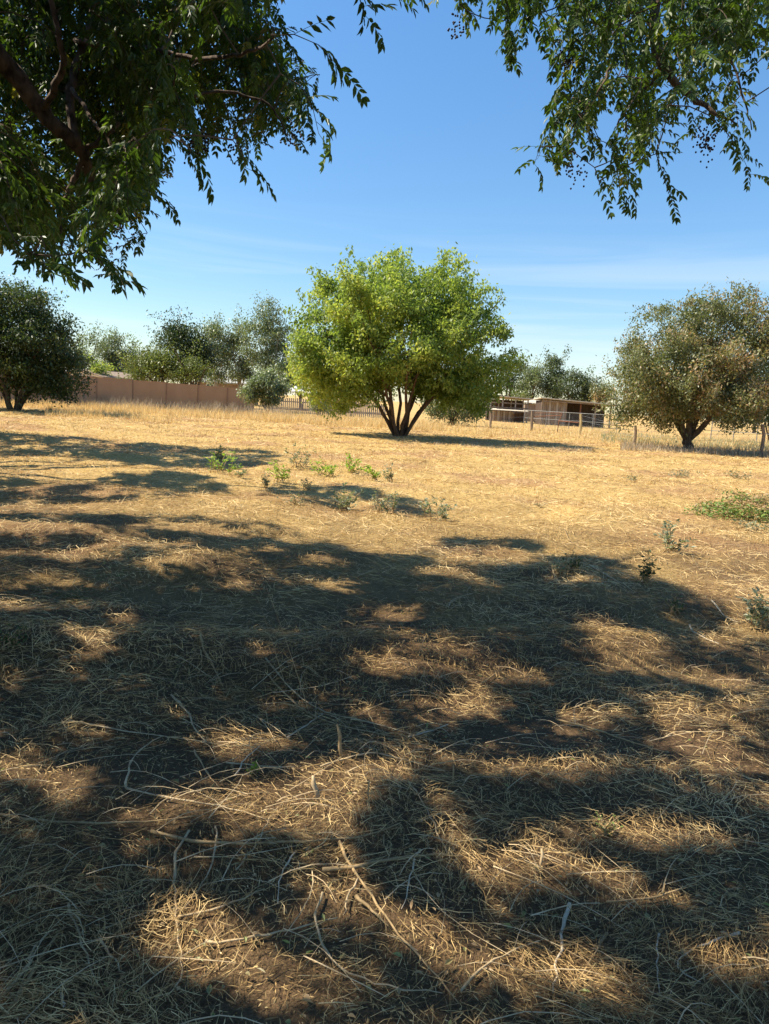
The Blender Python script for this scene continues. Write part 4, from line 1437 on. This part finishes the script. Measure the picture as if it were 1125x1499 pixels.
V = V.reshape(-1, 4, 3)
wv = (V[:, 1] - V[:, 3]) * 0.0
me = np_mesh('chaff', V.reshape(-1, 3), F, MT['straw'], np.repeat(rng.beta(1.5, 2.2, N5), 4))
tag(link('chaff', me, kind='stuff'), 'broken chaff and bits of straw on the bare soil up close', 'chaff')
# uncountable thin stalks
mb = MB()
for i in range(620):
    d = 1.5 * (9 / 1.5) ** (rng.random() ** .85)
    x0 = rng.uniform(-1, .75) * (.6 * d + .4)
    ln_ = rng.gamma(3, .05) + .06
    a = rng.normal(.1, .8)
    t = np.linspace(0, 1, 5)
    c2 = rng.normal(0, .07) * ln_
    X = x0 + math.cos(a) * ln_ * t - math.sin(a) * c2 * np.sin(t * 3.1)
    Y = d + math.sin(a) * ln_ * t + math.cos(a) * c2 * np.sin(t * 3.1)
    Z = gz(X, Y) + .014 + rng.uniform(0, .035) + .02 * np.sin(t * 3.1)
    r = rng.uniform(.0008, .0022)
    mb.tube(np.stack([X, Y, Z], 1), np.linspace(r, r * .6, 5), 3, False)
o = mb.build('loose_stalks', MT['stick'], None, 'stuff')
tag(o, 'tangle of thin bleached stalks in the near straw', 'stalks')

# ------------------------------------------------------------------ dry stalks that can be told apart
ST = [
    ('stick_tan', .0055, 'long tan stalk lying level in shade from the left edge', [(0, 1213), (40, 1222), (130, 1228), (230, 1225), (300, 1218)]),
    ('stick', .0050, 'pale stalk slanting down into the left side of the large sunlit patch', [(185, 1176), (260, 1192), (330, 1207), (392, 1226)]),
    ('stick_tan', .0065, 'thick curved stalk along the lower rim of the large sunlit patch', [(220, 1240), (300, 1260), (400, 1262), (470, 1258), (530, 1252), (585, 1228)]),
    ('stick', .0055, 'long upright running pale stalk with a hook at its lower end', [(276, 1240), (256, 1272), (255, 1330), (259, 1400), (268, 1440), (262, 1470), (240, 1488)]),
    ('stick', .0042, 'bent stalk just right of the hooked pale one', [(314, 1235), (315, 1270), (300, 1310), (270, 1346)]),
    ('stick', .0040, 'straight stalk rising to the right into the large sunlit patch', [(345, 1297), (375, 1262), (400, 1207), (412, 1200)]),
    ('stick_white', .0036, 'short bowed whitish stalk below the large sunlit patch', [(432, 1275), (410, 1305), (405, 1355)]),
    ('stick_tan', .0075, 'stout blunt ended stick lying level in the middle foreground', [(470, 1305), (540, 1293), (600, 1283), (674, 1280)]),
    ('stick_tan', .0060, 'longest stalk running down to the bottom edge through the sunlit strip', [(495, 1258), (505, 1290), (530, 1322), (570, 1390), (620, 1440), (668, 1499)]),
    ('stick', .0045, 'short stalk standing like an upright stroke left of the sunlit strip', [(522, 1315), (508, 1345), (500, 1374)]),
    ('stick_tan', .0070, 'short thick tan stub lying in the sunlit strip', [(519, 1345), (545, 1368), (566, 1390)]),
    ('stick', .0045, 'stalk slanting up right between the two lower sunlit patches', [(300, 1402), (360, 1405), (430, 1395), (492, 1378)]),
    ('stick', .0045, 'long stalk curving round to the right near the bottom edge', [(470, 1340), (458, 1365), (460, 1400), (490, 1450), (560, 1475), (645, 1484)]),
    ('stick', .0048, 'pale stalk pointing right across the shade under the curved thick one', [(258, 1362), (330, 1352), (386, 1330)]),
    ('stick_white', .0040, 'whitish stalk hanging below the end of the stout stick', [(604, 1286), (597, 1320), (585, 1362)]),
    ('stick', .0042, 'long thin stalk slanting down right beside the large sunlit patch', [(595, 1160), (620, 1200), (640, 1240), (652, 1275)]),
    ('stick_white', .0065, 'straight thick white stalk right of the bottom centre', [(831, 1345), (822, 1385), (812, 1440), (806, 1484)]),
    ('stick_tan', .0045, 'tan stalk slanting to the bottom edge just right of the thick white one', [(886, 1390), (862, 1430), (815, 1499)]),
    ('stick_tan', .0048, 'curved tan stalk rising to the right at the right side', [(885, 1343), (960, 1337), (1010, 1318), (1044, 1286)]),
    ('stick_white', .0042, 'looped whitish stalk at the lower right', [(1078, 1396), (1030, 1410), (985, 1428), (990, 1450), (1022, 1462)]),
    ('stick_white', .0038, 'short straight whitish stalk left of the looped one', [(961, 1394), (958, 1430), (962, 1480)]),
    ('stick', .0048, 'pale curved stalk rising right from the lower sunlit strip', [(672, 1480), (705, 1440), (740, 1418), (792, 1398)]),
    ('stick_tan', .0050, 'stalk slanting up from the left edge in the lower left shade', [(0, 1326), (50, 1300), (94, 1274)]),
    ('stick', .0060, 'thick pale stalk in the bottom left corner bunch', [(6, 1475), (40, 1435), (52, 1400), (76, 1382)]),
    ('stick_tan', .0070, 'thickest stalk of the bottom left corner bunch', [(14, 1499), (45, 1450), (60, 1412), (95, 1378)]),
    ('stick', .0045, 'slightly bowed stalk right of the bottom left bunch', [(100, 1345), (118, 1400), (144, 1466)]),
    ('stick', .0042, 'short straight stalk between the bowed and hooked stalks', [(146, 1390), (162, 1415), (182, 1444)]),
    ('stick_white', .0048, 'stub end of a white stalk at the bottom edge on the left', [(90, 1478), (93, 1499)]),
    ('stick', .0050, 'thin stalk lying in shade in the upper left foreground', [(98, 890), (120, 902), (142, 917)]),
    ('stick_tan', .0085, 'crooked pale branch piece rising in the left middle', [(292, 945), (296, 972), (308, 985), (326, 1010)]),
    ('stick', .0075, 'knobby branch leading down into the small oval sunlit patch', [(250, 1026), (276, 1052), (283, 1075), (302, 1096)]),
    ('stick', .0060, 'curved stalk bending up right beside the left sunlit patch', [(184, 1176), (190, 1130), (205, 1103), (236, 1085)]),
    ('stick_tan', .0055, 'tan stalk slanting down right below the small oval patch', [(284, 1107), (300, 1140), (320, 1173)]),
    ('stick_white', .0050, 'white forked looking stalk right of the small oval patch', [(343, 1152), (355, 1127), (380, 1100)]),
    ('stick', .0045, 'stalk slanting up right from the standing stub', [(468, 1142), (500, 1130), (538, 1118), (600, 1128), (650, 1142)]),
    ('stick', .0055, 'upper stalk of the bundle in the centre', [(388, 985), (430, 1020), (480, 1048), (560, 1062), (640, 1090)]),
    ('stick_tan', .0050, 'lower stalk of the bundle in the centre', [(392, 1000), (440, 1040), (480, 1062), (600, 1085)]),
    ('stick_white', .0048, 'white stalk crossing the bundle in the centre', [(420, 1085), (452, 1062), (472, 1046)]),
    ('stick_white', .0050, 'whitish stalk at the right end of the bundle', [(598, 1080), (640, 1066), (656, 1060)]),
    ('stick_tan', .0060, 'long straight tan stalk lying across the right middle', [(812, 1058), (880, 1080), (930, 1098), (975, 1114)]),
    ('stick', .0055, 'small hooked stalk in the central shade', [(656, 888), (662, 878), (692, 872)]),
    ('stick_tan', .0055, 'reddish brown stalk left of the big right sunlit patches', [(702, 1004), (724, 990), (746, 976)]),
    ('stick_white', .0085, 'bone white bent stalk at the right above the branch shadow', [(1010, 908), (1016, 922), (1030, 932), (1052, 942)]),
    ('stick_white', .0080, 'white curved stalk near the right edge of the shade', [(1040, 888), (1062, 906), (1082, 912)]),
    ('stick_tan', .0080, 'small dark forked twig at the sunny edge of the shade', [(826, 778), (834, 792), (848, 806)]),
    ('stick', .0075, 'pale twig lying in the shade below the forked twig', [(862, 830), (893, 848), (916, 860)]),
    ('stick', .0045, 'thin stalk lying level above the oval sunlit patch', [(100, 1062), (220, 1080), (330, 1100)]),
    ('stick', .0045, 'thin stalk running level right of the weed sprout', [(330, 1130), (400, 1142), (440, 1140)]),
]
for mt, r, lab, pl in ST:
    r *= 1.0
    q = np.array([ground_at(a, b_) for a, b_ in pl])
    cum = np.concatenate([[0], np.cumsum(np.linalg.norm(np.diff(q, axis=0), axis=1))])
    tt = np.linspace(0, cum[-1], max(8, len(pl) * 3))
    X = np.interp(tt, cum, q[:, 0])
    Y = np.interp(tt, cum, q[:, 1])
    for _ in range(2):
        X[1:-1] = (X[:-2] + 2 * X[1:-1] + X[2:]) / 4
        Y[1:-1] = (Y[:-2] + 2 * Y[1:-1] + Y[2:]) / 4
    X[1:-1] += rng.normal(0, .003, len(X) - 2)
    Y[1:-1] += rng.normal(0, .003, len(X) - 2)
    zz = gz(X, Y)
    zz = np.convolve(np.pad(zz, 2, 'edge'), np.ones(5) / 5, 'valid')
    Z = np.maximum(zz, gz(X, Y)) + .013 + r
    pts = np.stack([X, Y, Z], 1)
    c0 = pts.mean(0)
    # correct so the lifted stalk still covers its pixels
    pts = CAM + (pts - CAM) * 1.0
    rr = np.linspace(r, r * .40, len(pts)) * (1 + .16 * rng.normal(size=len(pts))) * .85
    o = MB().tube(pts - c0, rr, 6).build('dry_stalk', MT[mt], smooth=True)
    o.location = c0
    tag(o, lab, 'dry stalk', 'dry stalks lying in the foreground')

# upright stubs and thin standing stems
UPR = [
    ('stick_tan', .009, (501, 1122), (493, 1060), 'thin tan stub standing upright in the centre'),
    ('stick', .011, (466, 1190), (458, 1135), 'stout split stub standing at the top of the large sunlit patch'),
    ('stick', .006, (789, 1282), (792, 1242), 'short whitish stub standing at the right of centre'),
    ('stick_tan', .004, (662, 1160), (663, 1118), 'short yellow stem standing below the centre'),
    ('stick_tan', .0035, (538, 1192), (540, 1140), 'slim yellow stem standing inside the large sunlit patch'),
]
for mt, r, b_, t_, lab in UPR:
    g = ground_at(*b_)
    top = at(t_[0], t_[1], g[1] + .02)
    z = gz(g[0], g[1])
    d = top - np.array([g[0], g[1], z])
    o = MB().tube(wob([(0, 0, -.02), d * .35, d * .7, d], r * .5), [r, r * .85, r * .9, r * .45], 6).build('standing_stub', MT[mt], smooth=True)
    o.location = (g[0], g[1], z)
    tag(o, lab, 'stub', 'stubs standing in the foreground')
for b_, m_, t_, lab in [((455, 1045), (425, 950), (389, 858), 'tall hair thin grass stem leaning left, right one of the pair'), ((420, 1012), (402, 950), (376, 872), 'tall hair thin grass stem, left one of the pair')]:
    g = ground_at(*b_)
    z = gz(g[0], g[1])
    g[2] = z
    p1, p2 = at(m_[0], m_[1], g[1] + .1), at(t_[0], t_[1], g[1] + .22)
    o = MB().tube(bez((0, 0, -.01), (p1 - g) * 1.02, p2 - g, 8), np.linspace(.0022, .0008, 8), 4, False).build('grass_stem', MT['stick_tan'], smooth=True)
    o.location = g
    tag(o, lab, 'grass stem', 'tall grass stems standing in the shade')

# ------------------------------------------------------------------ weeds
WD = [
    # px, base y, height px, width px, mat, label
    (325, 692, 30, 34, 'leaf_weed', 'leafy green weed, leftmost of the weed patch'),
    (350, 699, 16, 16, 'leaf_silver', 'small grey weed right of the leftmost green weed'),
    (440, 686, 28, 32, 'leaf_silver', 'bushy grey green weed at the back of the weed patch'),
    (408, 705, 24, 30, 'leaf_weed', 'yellow green weed in front of the bushy grey one'),
    (388, 712, 20, 14, 'leaf_silver', 'thin grey weed left of the yellow green one'),
    (476, 695, 22, 30, 'leaf_weed', 'bright green weed just right of the bushy grey one'),
    (516, 692, 26, 28, 'leaf_weed', 'bright green weed in the middle right of the weed patch'),
    (546, 704, 24, 20, 'leaf_weed', 'tall narrow green weed at the right of the weed patch'),
    (569, 706, 20, 16, 'leaf_silver', 'dry grey weed, rightmost in the back row of the weed patch'),
    (450, 715, 16, 18, 'leaf_silver', 'small dark grey weed in the shadow band'),
    (505, 740, 32, 34, 'leaf_silver', 'grey weed standing in shade in front of the bright green ones'),
    (553, 748, 24, 20, 'leaf_silver', 'small grey weed left of the spiky one in the shadow band'),
    (572, 750, 28, 16, 'leaf_silver', 'spiky grey weed in the middle of the shadow band'),
    (640, 757, 30, 36, 'leaf_silver', 'pale grey weed at the right tip of the shadow band'),
    (432, 738, 14, 30, 'leaf_silver', 'low grey weed left of the shaded grey one'),
    (945, 852, 46, 28, 'leaf_dark', 'dark green leafy weed at the shade edge on the right'),
    (980, 815, 36, 34, 'leaf_silver', 'pale silvery weed in sunlight above the dark green one'),
    (838, 840, 30, 34, 'leaf_dark', 'olive weed at the shade edge right of centre'),
    (818, 844, 22, 16, 'leaf_silver', 'silver weed beside the olive weed'),
    (986, 895, 34, 32, 'leaf_dark', 'dull green weed in shade below the dark green one'),
    (1108, 918, 50, 34, 'leaf_silver', 'grey green weed by the right edge of the picture'),
    (1103, 782, 22, 40, 'leaf_silver', 'pale low weed just below the brush pile'),
    (1080, 700, 12, 30, 'leaf_silver', 'faint grey weed in the sunny field above the brush pile'),
    (1000, 697, 12, 26, 'leaf_silver', 'faint grey weed in the sunny field left of the brush pile'),
    (925, 705, 12, 20, 'leaf_silver', 'low grey weed in the sunny field right of centre'),
    (368, 1144, 18, 14, 'leaf_weed', 'tiny green sprout in the left foreground'),
    (20, 962, 44, 44, 'leaf_dark', 'dark weed in shade by the left edge'),
    (105, 868, 26, 40, 'leaf_dark', 'dull weed hidden in the left shade'),
    (885, 1228, 26, 26, 'leaf_brown', 'withered yellowish weed in the right foreground'),
    (322, 640 + 37, 22, 10, 'leaf_brown', 'dry reddish stem in the upper shadow band'),
    (792, 744, 10, 12, 'leaf_silver', 'tiny grey weed in the sunny field near the centre right'),
]
for k, (px, yb, hp, wp, mt, lab) in enumerate(WD):
    g = ground_at(px, yb)
    s = g[1] / FPX
    dk = mt == 'leaf_dark'
    h, w = hp * s * (1.0 if dk else 1.4), wp * s * (.6 if dk else .8)
    z = gz(g[0], g[1])
    root = thing('weed', lab, 'weed', (g[0], g[1], z), 'weeds in the field')
    mb = MB()
    LP, LD = [], []
    ns = 12 if wp > 20 else 7
    for i in range(ns):
        a = rng.uniform(0, 6.28)
        rr = w * rng.uniform(.3, 1.1)
        tip = np.array([math.cos(a) * rr, math.sin(a) * rr, h * rng.uniform(.35, 1.05) * (1.1 - .5 * rr / w)])
        st0 = np.array([rng.normal(0, w * .25), rng.normal(0, w * .25), 0])
        pts = wob(bez(st0, st0 + (tip - st0) * (.3, .3, .6), tip, 7), w * .06)
        mb.tube(pts, np.linspace(.004, .0012, 7) * (1 + g[1] / 12), 3, False)
        for j in range(2, 7):
            for q in range(rng.integers(1, 6)):
                LP.append(pts[j] + rng.normal(0, .03 * h, 3))
                d = np.array([math.cos(a + rng.normal(0, 1.6)), math.sin(a + rng.normal(0, 1.6)), rng.uniform(-.1, .9)])
                LD.append(d)
    mb.build('stems', MT['stick_tan'], root)
    LP, LD = np.array(LP), np.array(LD)
    NN = rng.normal(0, .5, LP.shape)
    NN[:, 2] += 1
    ll = np.clip(h * .13, .012, .06) * rng.uniform(.6, 1.3, len(LP)) * (1 + g[1] / 60)
    V, F = leaflets(LP, LD, NN, ll, ll * .42)
    link('leaves', np_mesh('leaves', V, F, MT[mt], np.repeat(rng.random(len(LP)), 6)), root, 'stuff')

# brush pile
g = ground_at(1085, 762)
root = thing('brush_pile', 'low pile of cut leafy branches wilting brown and green on the sunny field', 'brush pile', (g[0], g[1], gz(g[0], g[1])))
mb = MB()
LP, LD, RV = [], [], []
for i in range(130):
    a = rng.uniform(-.5, .5) + (math.pi if rng.random() < .5 else 0)
    c = np.array([rng.uniform(-.55, 1.0), rng.uniform(-.3, .5), 0])
    hgt = .30 * math.exp(-((c[0] - .1) / .55) ** 2) + .06
    c[2] = rng.uniform(.02, hgt)
    ln_ = rng.uniform(.2, .45)
    e = c + np.array([math.cos(a) * ln_, math.sin(a) * ln_, rng.uniform(-.05, .06)])
    e[2] = max(e[2], .03)
    pts = bez(c, (c + e) / 2 + (0, 0, .04), e, 5)
    mb.tube(pts, np.linspace(.006, .002, 5), 4, False)
    brown = rng.random() < (.7 if -.35 < c[0] < .45 and c[2] > .14 else .06)
    for j in range(1, 5):
        for q in range(5):
            LP.append(pts[j] + rng.normal(0, .03, 3))
            LD.append(rng.normal(0, 1, 3) * (1, 1, .5))
            RV.append(rng.uniform(.6, 1) if brown else rng.uniform(0, .4))
mb.build('cut_branches', MT['stick_tan'], root, 'stuff')
LP, LD = np.array(LP), np.array(LD)
LP[:, 2] = np.maximum(LP[:, 2], .015)
NN = rng.normal(0, .5, LP.shape)
NN[:, 2] += 1
ll = rng.uniform(.035, .08, len(LP))
V, F = leaflets(LP, LD, NN, ll, ll * .45)
link('wilted_leaves', np_mesh('wilted_leaves', V, F, MT['leaf_brown'], np.repeat(np.array(RV), 6)), root, 'stuff')
